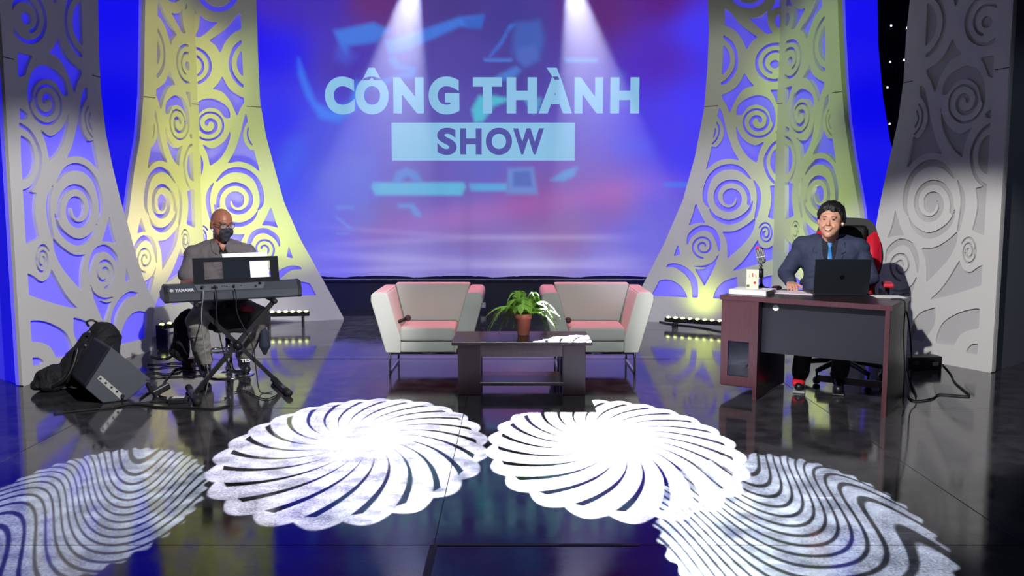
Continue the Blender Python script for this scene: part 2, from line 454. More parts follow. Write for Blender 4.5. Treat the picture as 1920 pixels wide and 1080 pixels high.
    bx(bm, ((p0.x + p1.x) / 2, -.012, (p0.z + p1.z) / 2), (p1.x - p0.x, .006, p1.z - p0.z))
    link('title_plate', bm, glow, root)
    for ch, x0, x1 in (('S', 820, 856), ('H', 863, 903), ('O', 911, 960), ('W', 962, 1020)):
        link('show_letter', word(ch, x0, x1, 290.5 if ch in 'SO' else 289.5, 239.5 if ch in 'SO' else 240.5, dark, .022, .042), dark, root)
    # hem cord with little lights
    bm = nb(); z = 0.395
    cyl(bm, (-2.7, -.03, z), (1.95, -.03, z), .006, n=6)
    link('hem_cord', bm, mat('cord_silver', (170, 175, 200), .4), root)
    return root
build_screen()

# star curtain on the right, behind the screen
def star_curtain():
    root = thing('star_curtain', 'black star curtain with tiny white lights between the blue screen and the right grey panel', 'curtain', (4.6, 11.25, 0))
    bm = nb(); n = 60; W = 3.0
    for i in range(n):
        x0 = -W / 2 + W * i / n; x1 = -W / 2 + W * (i + 1) / n
        y0 = .03 * math.sin(i * .9); y1 = .03 * math.sin((i + 1) * .9)
        vs = [bm.verts.new(p) for p in ((x0, y0, .02), (x1, y1, .02), (x1, y1, 4.9), (x0, y0, 4.9))]; bm.faces.new(vs)
    cl = link('cloth', bm, mat('black_velvet', (6, 6, 14), .95, spec=.1), root, smooth=True)
    so = cl.modifiers.new('t', 'SOLIDIFY'); so.thickness = .006
    sm = mat('star_bulb', (255, 255, 255), .4, emit=(235, 240, 255), es=9)
    for (x, y) in ((1671, 48), (1701, 52), (1669, 116), (1695, 112), (1664, 164), (1691, 190), (1668, 232)):
        p = aty(x, y, 11.2)
        bm = nb(); ball(bm, (p.x - 4.6, -.05, p.z), .011, 8)
        link('star_light', bm, sm, root, smooth=True)
star_curtain()

# ================================================================== FRETWORK PANELS
# --- the pattern, read once from the panel to the right of the screen
def v6(*p): return [(1190 + x / 2.297, 150 + y / 2.297) for x, y in p]
def v7(*p): return [(1210 + x / 5.4, y / 5.4) for x, y in p]
HP = []   # hole polygons
HS = []   # hole strokes (points, widths)
def spiral(cx, cy, r0, r1, th0, turns, w0, w1, asp=1.0, d=1, n=40, sc=1.0):
    P = []; W = []
    for i in range(n + 1):
        t = i / n; th = th0 + d * turns * 2 * PI * t; r = r0 + (r1 - r0) * t
        P.append((cx + r * math.cos(th) * asp, cy + r * math.sin(th))); W.append(w0 + (w1 - w0) * t)
    return P, W
def S7(P, w): HS.append((v7(*P), [q / 5.4 for q in w] if hasattr(w, '__len__') else [w / 5.4] * len(P)))
def S6(P, w): HS.append((v6(*P), [q / 2.297 for q in w] if hasattr(w, '__len__') else [w / 2.297] * len(P)))
S7([(1050 + 185 * math.cos(a), -120 + 185 * math.sin(a)) for a in np.linspace(0, PI, 16)], 52)
S7([(1050 + 290 * math.cos(a), -330 + 290 * math.sin(a)) for a in np.linspace(PI, 1.9 * PI, 14)], 40)
HP.append(v7((1048, 192), (1110, 190), (1180, 165), (1238, 112), (1236, 180), (1246, 250), (1265, 300), (1292, 342), (1240, 350), (1195, 325), (1120, 260)))
HP.append(v7((1252, 140), (1290, 70), (1322, 0), (1420, 0), (1420, 90), (1340, 85), (1290, 105)))
HP.append(v7((1420, 150), (1345, 155), (1316, 195), (1312, 225), (1326, 262), (1350, 288), (1420, 290)))
HP.append(v7((806, 88), (870, 135), (960, 250), (1060, 325), (1142, 385), (1080, 430), (1030, 512), (985, 410), (930, 335), (870, 290), (806, 262)))
S7([(780, 370), (830, 405), (880, 455), (915, 530), (928, 610), (915, 700), (870, 780), (820, 830), (780, 850)], [30, 34, 36, 30, 28, 32, 38, 36, 34])
HP.append(v7((760, 440), (815, 480), (850, 545), (863, 620), (845, 690), (805, 745), (760, 780)))
P, W = spiral(1312, 655, 205, 95, -1.2, 1.5, 32, 24, d=-1); S7(P, W)
HP.append(v7(*[(1312 + 48 * math.cos(a), 655 + 44 * math.sin(a)) for a in np.linspace(0, 2 * PI, 14)[:-1]]))
HP.append([(1397, 137), (1404, 150), (1415, 162), (1399, 166), (1388, 176), (1379, 190), (1369, 213), (1362, 196), (1355, 186), (1354, 178), (1368, 172), (1384, 160)])
HP.append([(1444, 169), (1470, 168), (1470, 200), (1457, 196), (1452, 183)])
# B
HP.append(v6((440, 153), (446, 112), (480, 82), (528, 66), (572, 78), (598, 112), (608, 160), (600, 195), (588, 175), (578, 140), (556, 118), (526, 108), (490, 118), (464, 150)))
P, W = spiral(530, 180, 74, 46, -.2, 1.0, 9, 9, d=1); S6(P, W)
P, W = spiral(530, 180, 46, 12, -.2, 1.0, 13, 16, d=1); S6(P, W)
HP.append(v6((438, 192), (452, 232), (478, 262), (520, 282), (562, 262), (540, 305), (527, 358), (490, 332), (460, 290), (442, 240)))
HP.append(v6((640, 205), (606, 222), (612, 236), (640, 240)))
HP.append(v6((352, 115), (372, 128), (384, 165), (400, 230), (425, 300), (452, 347), (400, 340), (350, 355), (306, 392), (330, 285), (352, 290), (376, 262), (386, 225), (378, 188), (362, 162), (352, 150)))
S6([(350, 178), (364, 200), (366, 225), (356, 255), (334, 278)], 7)
S6([(342, 200), (350, 225), (338, 252)], 8)
# F half rings at the crease
S6([(640, 255), (600, 275), (572, 315), (562, 350), (572, 400), (600, 440), (640, 455)], 12)
HP.append(v6((640, 285), (605, 300), (588, 330), (586, 370), (604, 405), (640, 420)))
# C
S6([(322, 548), (306, 520), (308, 470), (330, 415), (372, 382), (420, 374), (462, 388), (500, 425)], [6, 18, 22, 22, 24, 24, 18, 6])
S6([(512, 430), (532, 470), (536, 520), (522, 590)], [4, 16, 18, 12])
S6([(322, 552), (348, 590), (400, 612), (450, 600), (492, 566), (510, 520)], [4, 16, 22, 22, 16, 4])
P, W = spiral(412, 508, 84, 22, .3, 1.45, 14, 26, d=-1); S6(P, W)
HP.append(v6(*[(408 + 26 * math.cos(a), 508 + 30 * math.sin(a)) for a in np.linspace(0, 2 * PI, 12)[:-1]]))
HP.append(v6((640, 450), (582, 456), (590, 520), (574, 592), (600, 600), (640, 612)))
HP.append(v6((265, 528), (285, 575), (306, 615), (270, 616), (234, 626), (252, 580)))
HP.append(v6((378, 652), (430, 650), (480, 625), (522, 592), (514, 640), (480, 695), (402, 768), (398, 700)))
# E
P, W = spiral(565, 660, 48, 10, -2.6, 2.1, 7, 8, asp=.66, d=1); S6(P, W)
HP.append(v6((530, 688), (545, 715), (572, 724), (604, 705), (640, 690), (640, 752), (604, 768), (500, 802), (416, 824), (470, 775)))
# D
S6([(229, 705), (240, 670), (270, 645), (300, 636), (338, 650), (360, 690), (366, 735)], [6, 20, 24, 24, 24, 20, 6])
S6([(362, 752), (345, 782), (305, 801), (258, 800)], [5, 9, 9, 5])
P, W = spiral(297, 716, 50, 10, 1.6, 1.7, 9, 9, d=1); S6(P, W)
HP.append(v6((190, 702), (198, 750), (170, 758)))
HP.append(v6((260, 812), (300, 812), (356, 782), (330, 835), (302, 886), (282, 850)))
# bottom arcs
HP.append(v6((442, 846), (385, 866), (350, 905), (333, 963), (395, 963), (440, 905)))
HP.append(v6((640, 838), (588, 840), (530, 858), (475, 892), (452, 935), (448, 963), (520, 963), (545, 925), (590, 905), (640, 900)))
HP.append(v6((640, 948), (590, 952), (568, 975), (566, 1000), (640, 1000)))
S6([(136, 800), (180, 798), (228, 826), (258, 872), (262, 950)], [12, 22, 30, 30, 24])
HP.append(v6((40, 930), (78, 878), (106, 862), (150, 858), (196, 880), (224, 920), (238, 963), (20, 963)))
def smooth_poly(pts, k=4):
    """round the gentle bends, keep the sharp corners"""
    n = len(pts); P = [np.array(p, float) for p in pts]; sharp = []
    for i in range(n):
        a = P[i] - P[i - 1]; b = P[(i + 1) % n] - P[i]
        c = float(a @ b) / (np.linalg.norm(a) * np.linalg.norm(b) + 1e-9); sharp.append(c < .62)
    out = []
    for i in range(n):
        p1, p2 = P[i], P[(i + 1) % n]
        p0 = p1 - (p2 - p1) * .5 if sharp[i] else P[i - 1]; p3 = p2 + (p2 - p1) * .5 if sharp[(i + 1) % n] else P[(i + 2) % n]
        for j in range(k):
            t = j / k
            out.append(tuple(0.5 * ((2 * p1) + (-p0 + p2) * t + (2 * p0 - 5 * p1 + 4 * p2 - p3) * t * t + (-p0 + 3 * p1 - 3 * p2 + p3) * t ** 3)))
    return out
def smooth_stroke(p, w, k=4):
    if len(p) > 30: return p, w
    P = [np.array((a[0], a[1], b), float) for a, b in zip(p, w)]; out = []
    for i in range(len(P) - 1):
        p0 = P[max(i - 1, 0)]; p1 = P[i]; p2 = P[i + 1]; p3 = P[min(i + 2, len(P) - 1)]
        for j in range(k):
            t = j / k; out.append(0.5 * ((2 * p1) + (-p0 + p2) * t + (2 * p0 - 5 * p1 + 4 * p2 - p3) * t * t + (-p0 + 3 * p1 - 3 * p2 + p3) * t ** 3))
    out.append(P[-1]); return [(q[0], q[1]) for q in out], [q[2] for q in out]
HP = [smooth_poly(p) for p in HP]
HS = [smooth_stroke(p, w) for p, w in HS]
FEAT = dict(A=(1452.6, 121), B=(1420, 228), C=(1366, 370), D=(1320, 461), E=(1436, 437))

class Plane:
    def __init__(s, a, b):
        s.o = onz(*a) if len(a) == 2 else Vector(a); q = onz(*b) if len(b) == 2 else Vector(b)
        s.d = (q - s.o); s.d.z = 0; s.w = s.d.length; s.d.normalize()
        n = Vector((s.d.y, -s.d.x, 0))
        if n.dot(Vector((0, 0, HC)) - s.o) < 0: n = -n
        s.n = n                                    # towards the hall
    def uv(s, px, py):
        r = ray(px, py); c = Vector((0, 0, HC)); t = (s.o - c).dot(s.n) / r.dot(s.n); p = c + r * t
        return ((p - s.o).dot(s.d), p.z)
TPL = Plane((1451, 613), (1172, 600))
def fit(plane, feats):
    A = []; Bv = []
    for k, q in feats.items():
        u, v = TPL.uv(*FEAT[k]); A.append((u, v, 1)); Bv.append(plane.uv(*q))
    A = np.array(A); Bv = np.array(Bv)
    # u' = a u + b v + c ; v' = d v + e   (least squares)
    su, *_ = np.linalg.lstsq(A, Bv[:, 0], rcond=None)
    sv, *_ = np.linalg.lstsq(A[:, 1:], Bv[:, 1], rcond=None)
    return su, sv
def panel(label, plane, feats, curved, bs, bc, straight=None, depth=.04, ztop=4.6, zb=.30, board=None, backing=None, mirrorfix=None, joint=2.44):
    """straight: border at u~0 side; curved: outline of the far side, in the photo"""
    su, sv = fit(plane, feats)
    sc = math.sqrt(abs(su[0] * sv[0]))
    cu = [plane.uv(*q) for q in curved]
    cu = sorted(cu, key=lambda q: q[1])
    cv = np.array([q[1] for q in cu]); cuu = np.array([q[0] for q in cu])
    stu = straight or 0.0
    cell = .0135
    umax = cuu.max() + .05
    xs = np.arange(stu - .03, umax, cell); ys = np.arange(-.02, ztop, cell)
    X, Y = np.meshgrid(xs, ys)
    uR = np.interp(Y, cv, cuu)
    # above the frame the outline goes on flaring gently
    fo = np.minimum(np.minimum(X - stu, uR - X), np.minimum(Y - .0, ztop - .03 - Y))
    h = np.full(X.shape, -1e9)
    def T(pt):
        u, v = TPL.uv(*pt); return (su[0] * u + su[1] * v + su[2], sv[0] * v + sv[1])
    k = TPL.uv(1366, 370)[0] - TPL.uv(1367, 370)[0]; k = abs(k) * sc
    for p in HP: h = np.maximum(h, poly_field(X, Y, [T(q) for q in p]))
    for p, w in HS:
        h = np.maximum(h, -seg_dist(X, Y, [T(q) for q in p], False, [q * k * .5 for q in w]))
    hm = np.minimum(np.minimum(h, X - stu - bs), np.minimum(uR - bc - X, Y - zb))
    hm = np.minimum(hm, .9)
    f = np.minimum(fo, -hm)
    # hairline joint between the two boards
    f = np.minimum(f, np.abs(Y - joint) - .0) if False else f
    root = thing('fretwork_panel', label, 'stage panel', (plane.o.x, plane.o.y, 0))
    n = plane.n; d = plane.d
    def place(u, v, w): return d * u + n * (depth - w) + Vector((0, 0, v))
    bm = nb(); field_mesh(bm, f, xs, ys, place, depth)
    bmesh.ops.remove_doubles(bm, verts=bm.verts, dist=.0002)
    bmesh.ops.recalc_face_normals(bm, faces=bm.faces)
    link('fretwork', bm, board, root)
    bm = nb(); field_mesh(bm, fo + .0, xs[::1], ys[::1], lambda u, v, w: d * u + n * (-.001 - w) + Vector((0, 0, v)), .03)
    bmesh.ops.remove_doubles(bm, verts=bm.verts, dist=.0002)
    bmesh.ops.recalc_face_normals(bm, faces=bm.faces)
    link('backing', bm, backing, root)
    # the joint: a thin dark gap where upper and lower board meet on the rims
    uu = float(np.interp(joint, cv, cuu))
    for a, b2 in ((uu - bc * .95, uu), (stu, stu + bs * .9)):
        if b2 - a > .02:
            c = d * ((a + b2) / 2) + n * (depth + .0005) + Vector((0, 0, joint))
            bm = nb(); bx(bm, c, (b2 - a, .002, .007), rot=Matrix.Rotation(math.atan2(d.y, d.x), 4, 'Z') @ Matrix.Rotation(.03, 4, 'Y'))
            link('board_joint', bm, mat('joint_dark', (60, 58, 50), .8), root)
    return root
BOARD = mat('white_board', (205, 203, 200), .55, noise=(1.5, .05))
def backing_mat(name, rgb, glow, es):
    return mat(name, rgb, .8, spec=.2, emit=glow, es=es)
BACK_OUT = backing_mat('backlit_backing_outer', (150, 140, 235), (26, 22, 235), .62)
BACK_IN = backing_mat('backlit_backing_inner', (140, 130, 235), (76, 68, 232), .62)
BACK_R = mat('plain_backing', (178, 177, 178), .7)

LI_C = (381, 611)
P_LIR = Plane(LI_C, (643, 598))
panel('tall white fretwork panel lit yellow green, facing front behind the masked keyboard player', P_LIR,
      dict(A=(366, 128), B=(387, 231), C=(443, 380), D=(497, 465), E=(378, 440)),
      [(478, -120), (480, 0), (483, 100), (487, 190), (498, 255), (513, 312), (532, 380), (562, 448), (605, 525), (643, 595), (645, 600)], .0, .17, straight=0.0, depth=.045,
      board=BOARD, backing=BACK_IN)
P_LIL = Plane(LI_C, (281, 631))
panel('narrow angled wing of the yellow lit fretwork tower left of the masked keyboard player', P_LIL,
      dict(A=(346, 123), B=(326, 231), C=(296, 381), E=(341, 450)),
      [(267, -120), (265, 0), (264, 74), (262, 178), (255, 259), (244, 322), (234, 400), (224, 445), (205, 500), (186, 560), (165, 640)], .12, .17, straight=.0, depth=.05,
      board=BOARD, backing=BACK_IN)
P_RIL = Plane((1451, 613), (1172, 600))
panel('tall fretwork panel with blue lit spirals standing between the right armchair and the desk', P_RIL, FEAT,
      [(1329, -120), (1328, 0), (1330, 60), (1327, 130), (1321, 205), (1304, 294), (1281, 376), (1247, 455), (1205, 537), (1170, 600)], .0, .16, straight=0.0, depth=.045,
      board=BOARD, backing=BACK_IN)
P_RIR = Plane((1451, 613), (1568, 643))
panel('angled wing of the green lit fretwork tower right behind the smiling host in the suit', P_RIR,
      dict(A=(1488, 112), B=(1510, 221), C=(1545, 366), E=(1499, 433)),
      [(1577, -120), (1579, 0), (1581, 56), (1586, 150), (1592, 225), (1603, 300), (1614, 360), (1620, 396), (1624, 450), (1625, 510), (1626, 660)], .12, .17, straight=0.0, depth=.05,
      board=BOARD, backing=BACK_IN)
P_LO = Plane((36, 724), (278, 658))
panel('large grey fretwork panel with blue lit cutouts at the left edge, behind the floor monitor', P_LO,
      dict(A=(43, 33), B=(85, 192), C=(139, 395), D=(191, 508), E=(74, 486)),
      [(176, -120), (178, 0), (180, 107), (184, 178), (193, 252), (206, 315), (222, 381), (231, 410), (255, 497), (271, 541), (286, 569), (283, 590), (279, 656)], .115, .10, straight=0.0, depth=.03, zb=.13,
      board=BOARD, backing=BACK_OUT)
P_RO = Plane((1862, 699), (1700, 669))
panel('large plain pale fretwork panel at the right edge of the stage, behind the desk', P_RO,
      dict(A=(1852, 40), B=(1810, 194), C=(1749, 376), D=(1691, 497), E=(1819, 474)),
      [(1711, -120), (1709, 0), (1702, 64), (1697, 150), (1687, 225), (1672, 292), (1656, 364), (1644, 429), (1634, 490), (1632, 560), (1630, 650)], .13, .10, straight=0.0, depth=.02, zb=.13,
      board=BOARD, backing=BACK_R)
# side walls of the two outer panels
def side_board(label, a, b, m):
    pl = Plane(a, b); L = pl.w
    bm = nb(); rot = Matrix.Rotation(math.atan2(pl.d.y, pl.d.x), 4, 'Z')
    bx(bm, Vector((0, 0, 0)) + pl.d * (L / 2) - pl.n * .03 + Vector((0, 0, 2.3)), (L, .03, 4.6), rot=rot)
    o = link('side_panel', bm, m); o.location = (pl.o.x, pl.o.y, 0)
    return tag(o, label, 'stage panel')
side_board('plain dark grey side board running back from the right pale fretwork panel', (1865, 698), (1975, 662), mat('grey_board', (120, 124, 135), .6, noise=(1.2, .1)))
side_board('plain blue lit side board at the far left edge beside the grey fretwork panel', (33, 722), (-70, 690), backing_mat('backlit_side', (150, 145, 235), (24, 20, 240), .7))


# ================================================================== ARMCHAIRS
FAB = mat('chair_fabric', (214, 214, 208), .85, spec=.2, bump=(300, .12))
def armchair(loc, rz, label):
    t = thing('armchair', label, 'armchair', loc, rz, 'armchairs either side of the coffee table')
    for s in (-1, 1):
        bm = nb()
        sec = [(.335, .175), (.452, .60), (.448, .645), (.425, .668), (.335, .668), (.315, .655), (.235, .36), (.215, .30), (.215, .175)]
        prism(bm, [(s * x, .0, z) for x, z in sec], (0, .66, 0))
        bmesh.ops.bevel(bm, geom=[e for e in bm.edges], offset=.013, segments=3, profile=.6, affect='EDGES')
        link('armrest', bm, FAB, t, smooth=True)
    bm = nb()
    prism(bm, [(-.30, .44, .34), (-.335, .54, .685), (-.335, .66, .685), (-.33, .67, .60), (-.26, .66, .18), (-.26, .44, .18)], (.0, 0, 0)) if False else None
    # backrest: slab leaning back, wider at the top
    lo = [(-.225, .45, .33), (.225, .45, .33), (.225, .62, .33), (-.225, .62, .33)]
    hi = [(-.325, .53, .690), (.325, .53, .690), (.325, .665, .690), (-.325, .665, .690)]
    v = [bm.verts.new(p) for p in lo + hi]
    for f in ((3, 2, 1, 0), (4, 5, 6, 7), (0, 1, 5, 4), (1, 2, 6, 5), (2, 3, 7, 6), (3, 0, 4, 7)): bm.faces.new([v[i] for i in f])
    bmesh.ops.bevel(bm, geom=[e for e in bm.edges], offset=.018, segments=3, profile=.6, affect='EDGES')
    link('backrest', bm, FAB, t, smooth=True)
    bm = nb(); bx(bm, (0, .25, .325), (.45, .50, .115), bev=.028, seg=4)
    link('seat_cushion', bm, FAB, t, smooth=True)
    bm = nb(); bx(bm, (0, .34, .222), (.44, .62, .095), bev=.012)
    link('seat_base', bm, FAB, t, smooth=True)
    for s in (-1, 1):
        bm = nb(); r = .011
        tube(bm, [(s * .30, .07, .172), (s * .31, .068, .16), (s * .312, .066, .03), (s * .31, .075, .012), (s * .31, .10, .0115), (s * .31, .55, .0115), (s * .31, .59, .0115), (s * .312, .60, .03), (s * .31, .60, .16), (s * .30, .60, .172)], r, n=10, k=4)
        link('leg', bm, CHROME, t, smooth=True)
    for y in (.07, .6):
        bm = nb(); cyl(bm, (-.31, y, .163), (.31, y, .163), .0115, n=10); link('crossbar', bm, CHROME, t, smooth=True)
    return t
armchair((-.685, 6.80, 0), 0.0, 'white boxy armchair left of the fern, its corner hidden by the coffee table')
armchair((.690, 6.80, 0), 0.0, 'white boxy armchair right of the fern, nearer the desk')

def handheld_mic(a, b, label):
    a, b = Vector(a), Vector(b); t = thing('handheld_microphone', label, 'microphone', a, 0, 'microphones on the armchairs')
    d = b - a; u = d.normalized()
    bm = nb(); cap(bm, (0, 0, 0), d * .72, .012, .017); link('handle', bm, BLACK, t, smooth=True)
    bm = nb(); ball(bm, d * .86, .027, 16); link('grille', bm, mat('mic_grille', (92, 74, 78), .5, metal=.5, bump=(800, .5)), t, smooth=True)
handheld_mic((-.945, 6.93, .405), (-.845, 6.99, .44), 'dark handheld microphone on the seat of the left armchair')
handheld_mic((.425, 6.98, .402), (.465, 6.90, .43), 'dark handheld microphone on the seat of the right armchair')

# ================================================================== COFFEE TABLE
DW = wood('dark_wood', (28, 18, 23), (52, 33, 40), .3)
DWR = wood('red_brown_wood', (58, 32, 40), (92, 52, 60), .35)
def coffee_table():
    t = thing('coffee_table', 'low dark wood coffee table with slab legs carrying the potted fern', 'table', (.07, 6.0, 0))
    bm = nb(); bx(bm, (0, .24, .387), (1.0, .50, .028), bev=.005); link('tabletop', bm, DW, t)
    for s in (-1, 1):
        for y in (.10, .38):
            bm = nb(); bx(bm, (s * .377, y, .187), (.165, .10, .372), bev=.004); link('leg', bm, DW, t)
    bm = nb(); bx(bm, (0, .07, .327), (.588, .02, .09)); link('apron', bm, wood('apron_wood', (60, 48, 52), (88, 70, 74), .4), t)
    bm = nb(); bx(bm, (0, .24, .085), (.60, .40, .025), bev=.003); link('shelf', bm, DW, t)
coffee_table()

def fern():
    t = thing('potted_fern', 'green fern with drooping fronds in a terracotta pot on the coffee table', 'plant', (.085, 6.30, .401))
    TC = mat('terracotta', (208, 126, 102), .75, noise=(30, .1))
    bm = nb(); lathe(bm, [(.040, 0), (.043, .005), (.055, .125), (.062, .127), (.064, .16), (.058, .163), (.052, .15), (.045, .145)], n=28)
    link('pot', bm, TC, t, smooth=True)
    bm = nb(); lathe(bm, [(.046, .14), (.03, .150), (.001, .152)], n=20); link('soil', bm, mat('soil', (46, 32, 24), .95), t)
    FM = mat('fern_green', (122, 168, 62), .55, noise=(14, .35))
    random.seed(21)
    for i in range(44):
        ang = i * 2.39996 + random.uniform(-.2, .2); R = random.uniform(.15, .30); H = random.uniform(.05, .155); drop = random.uniform(.02, .23)
        if i % 4 == 0: R = random.uniform(.08, .16); H = random.uniform(.12, .19); drop = .03
        if math.sin(ang) < -.55: R *= .55; drop *= .25; H = max(H, .09)
        d = Vector((math.cos(ang), math.sin(ang) * .8, 0)); s = Vector((-d.y, d.x, 0)).normalized()
        P = []
        for k in range(15):
            q = k / 14
            P.append(Vector((0, 0, .145)) + d * (R * q ** .85) + Vector((0, 0, 4 * H * (q - q * q * .75) * (1 - .35 * q) - drop * q ** 2.4)) + s * (.02 * math.sin(q * 3 + i)))
        bm = nb(); tube(bm, P, lambda q: .0022 * (1 - .6 * q), n=5, smooth=False)
        for k in range(2, 15):
            q = k / 14; tan = (P[k] - P[k - 1]).normalized(); L = .034 * math.sin(PI * min(1, .18 + .82 * q)) ** .7 + .006
            for half in (0, .5):
                base = P[k] - (P[k] - P[k - 1]) * half
                for sg in (-1, 1):
                    o = s * sg; tip = base + o * L + tan * L * .35 + Vector((0, 0, -.3 * L + random.uniform(-.004, .004)))
                    w = tan * .0052; mid = base + (tip - base) * .5 + Vector((0, 0, .003))
                    a = bm.verts.new(base - w * .5); b_ = bm.verts.new(mid - w); c = bm.verts.new(tip); e = bm.verts.new(mid + w)
                    bm.faces.new((a, b_, c, e))
        link('frond', bm, FM, t)
fern()

# ================================================================== DESK
DA = math.radians(-34)
DO = Vector((1.50, 6.056, 0)); dX = Vector((math.cos(DA), math.sin(DA), 0)); dY = Vector((-math.sin(DA), math.cos(DA), 0))
def dk(x, y, z=0): return DO + dX * x + dY * y + Vector((0, 0, z))
DT = .73; DD = .66
def desk():
    t = thing('desk', 'dark wooden office desk with a cabinet at its left end, in front of the host', 'desk', DO, DA)
    bm = nb(); bx(bm, (.56, DD / 2, DT - .016), (1.14, DD, .032), bev=.003); link('desktop', bm, DW, t)
    # cabinet
    c = link('cabinet', bx(bx(bx(bx(bx(nb(), (.0125, DD / 2 + .01, .385), (.025, DD - .03, .62)), (.2575, DD / 2 + .01, .357), (.025, DD - .03, .694)), (.135, DD / 2 + .01, .085), (.27, DD - .03, .02)), (.135, DD - .03, .385), (.25, .016, .62)), (.135, .30, .38), (.24, .5, .012)), DW, t)
    bm = nb()   # door with a dark glass opening: px 1372-1419 x 627-703
    x0, x1, z0, z1 = .0, .268, .085, .696; a0, a1, c0, c1 = .052, .205, .155, .405
    for (cx, cz, w, h) in (((x0 + a0) / 2, (z0 + z1) / 2, a0 - x0, z1 - z0), ((a1 + x1) / 2, (z0 + z1) / 2, x1 - a1, z1 - z0), ((a0 + a1) / 2, (z0 + c0) / 2, a1 - a0, c0 - z0), ((a0 + a1) / 2, (c1 + z1) / 2, a1 - a0, z1 - c1)):
        bx(bm, (cx, .008, cz), (w, .018, h))
    dr = link('door', bm, DWR, t)
    bm = nb(); bx(bm, ((a0 + a1) / 2, .012, (c0 + c1) / 2), (a1 - a0, .005, c1 - c0)); link('door_glass', bm, mat('smoked_glass', (12, 18, 34), .08, alpha=.72), dr)
    bm = nb(); cyl(bm, (.186, .0, .232), (.186, -.018, .232), .005, n=12); ball(bm, (.186, -.022, .232), .009, 10); link('knob', bm, CHROME, dr, smooth=True)
    # plinth strip down to the floor, right side panel, modesty panel
    bm = nb(); bx(bm, (.256, .004, .35), (.026, .03, .70)); link('front_stile', bm, DWR, t)
    bm = nb(); bx(bm, (1.105, DD / 2 + .01, .357), (.028, DD - .02, .714)); link('side_panel', bm, DW, t)
    bm = nb(); bx(bm, (1.105, -.002, .357), (.030, .008, .714)); link('edge_strip', bm, DWR, t)
    bm = nb(); bx(bm, (.56, -.004, DT - .016), (1.146, .006, .034)); link('edge_strip', bm, DWR, t)
    bm = nb(); bx(bm, (.68, .085, .515), (.825, .018, .365)); mp = link('modesty_panel', bm, mat('panel_dark', (30, 31, 42), .35, noise=(6, .2)), t)
    bm = nb(); cyl(bm, (.365, .076, .655), (.365, .070, .655), .031, n=24)
    g = link('cable_grommet', bm, BLACK, mp, smooth=False)
    bm = nb(); cyl(bm, (.365, .0705, .655), (.365, .066, .655), .021, n=24)
    link('hole_light_disc', bm, mat('hole_light_white', (240, 244, 236), .5, emit=(230, 235, 225), es=.0), mp)  # white disc painted as the bright light showing through the cable hole
    bm = nb(); bx(bm, (.80, DD - .03, .08), (.55, .02, .05)); link('foot_rail', bm, DW, t)
desk()

def laptop():
    c = Vector((2.325, 6.03, DT)); rz = math.radians(-4)
    t = thing('laptop', 'open black laptop on the desk, its lid hiding the host\'s chest', 'laptop', c, rz)
    BM_ = mat('laptop_black', (24, 28, 34), .38)
    bm = nb(); bx(bm, (0, .06, .010), (.37, .20, .018), bev=.003); b = link('base', bm, BM_, t)
    bm = nb(); bx(bm, (0, .065, .0205), (.33, .12, .003)); link('keys', bm, BLACK, b)
    rot = Matrix.Rotation(math.radians(7), 4, 'X')
    bm = nb(); bx(bm, (0, 0, .128), (.385, .010, .245), bev=.004); 
    bmesh.ops.transform(bm, matrix=Matrix.Translation((0, -.035, .012)) @ rot, verts=bm.verts); l = link('lid', bm, BM_, t)
    bm = nb(); bx(bm, (0, .0055, .128), (.36, .002, .215)); bmesh.ops.transform(bm, matrix=Matrix.Translation((0, -.035, .012)) @ rot, verts=bm.verts)
    link('screen', bm, mat('laptop_screen', (20, 20, 24), .3, emit=(150, 160, 190), es=.4), l)
    bm = nb()
    cyl(bm, (0, -.006, .122), (0, -.0045, .122), .016, n=24)
    bmesh.ops.transform(bm, matrix=Matrix.Translation((0, -.035, .012)) @ rot, verts=bm.verts)
    link('emblem', bm, mat('emblem_dark', (10, 12, 18), .15), l)
laptop()
def sheet(name, label, cat, x, y, z, w, d, h, rz, m, extra=None):
    bm = nb(); bx(bm, (0, 0, h / 2), (w, d, h), bev=min(.002, h * .3), seg=1)
    o = link(name, bm, m); o.location = (x, y, z); o.rotation_euler = (0, 0, rz)
    return tag(o, label, cat)
q = dk(.155, .20)
sheet('document_stack', 'thick stack of white documents under the small printed card box on the desk', 'documents', q.x, q.y, DT + .001, .27, .24, .034, DA, PAPER)
def card_box():
    p = dk(.15, .20); t = thing('card_box', 'small cream card box with red and green prints standing on the white document stack', 'box', (p.x, p.y, DT + .036), math.radians(-12))
    bm = nb(); bx(bm, (0, 0, .07), (.085, .045, .14), bev=.002); link('carton', bm, mat('cream_card', (246, 238, 205), .6), t)
    R_ = mat('print_red', (188, 52, 40), .6); G_ = mat('print_green', (86, 108, 60), .6)
    bm = nb(); cyl(bm, (.016, -.0225, .045), (.016, -.0238, .045), .010, n=16); link('red_print', bm, R_, t)
    for (x, z, w_, h_) in ((0, .108, .009, .012), (.0, .094, .009, .012), (-.022, .100, .012, .003), (.022, .100, .012, .003)):
        bm = nb(); bx(bm, (x, -.023, z), (w_, .002, h_)); link('red_print', bm, R_, t)
    for (x, z, w_, h_) in ((-.022, .088, .004, .010), (.024, .088, .004, .010), (-.03, .022, .02, .02)):
        bm = nb(); bx(bm, (x, -.023, z), (w_, .002, h_)); link('green_print', bm, G_, t)
card_box()
q = dk(.38, .33)
PINKP = mat('pinkish_paper', (240, 222, 232), .8)
sheet('paper_sheets', 'loose pale sheets under the host\'s right hand', 'paper', 2.04, 6.17, DT + .001, .30, .21, .006, DA + .15, PINKP)
sheet('clipboard', 'small dark clipboard between the pale sheets and the laptop', 'clipboard', 2.17, 6.16, DT + .0075, .08, .15, .012, DA + .5, mat('clipboard_grey', (70, 60, 66), .4))
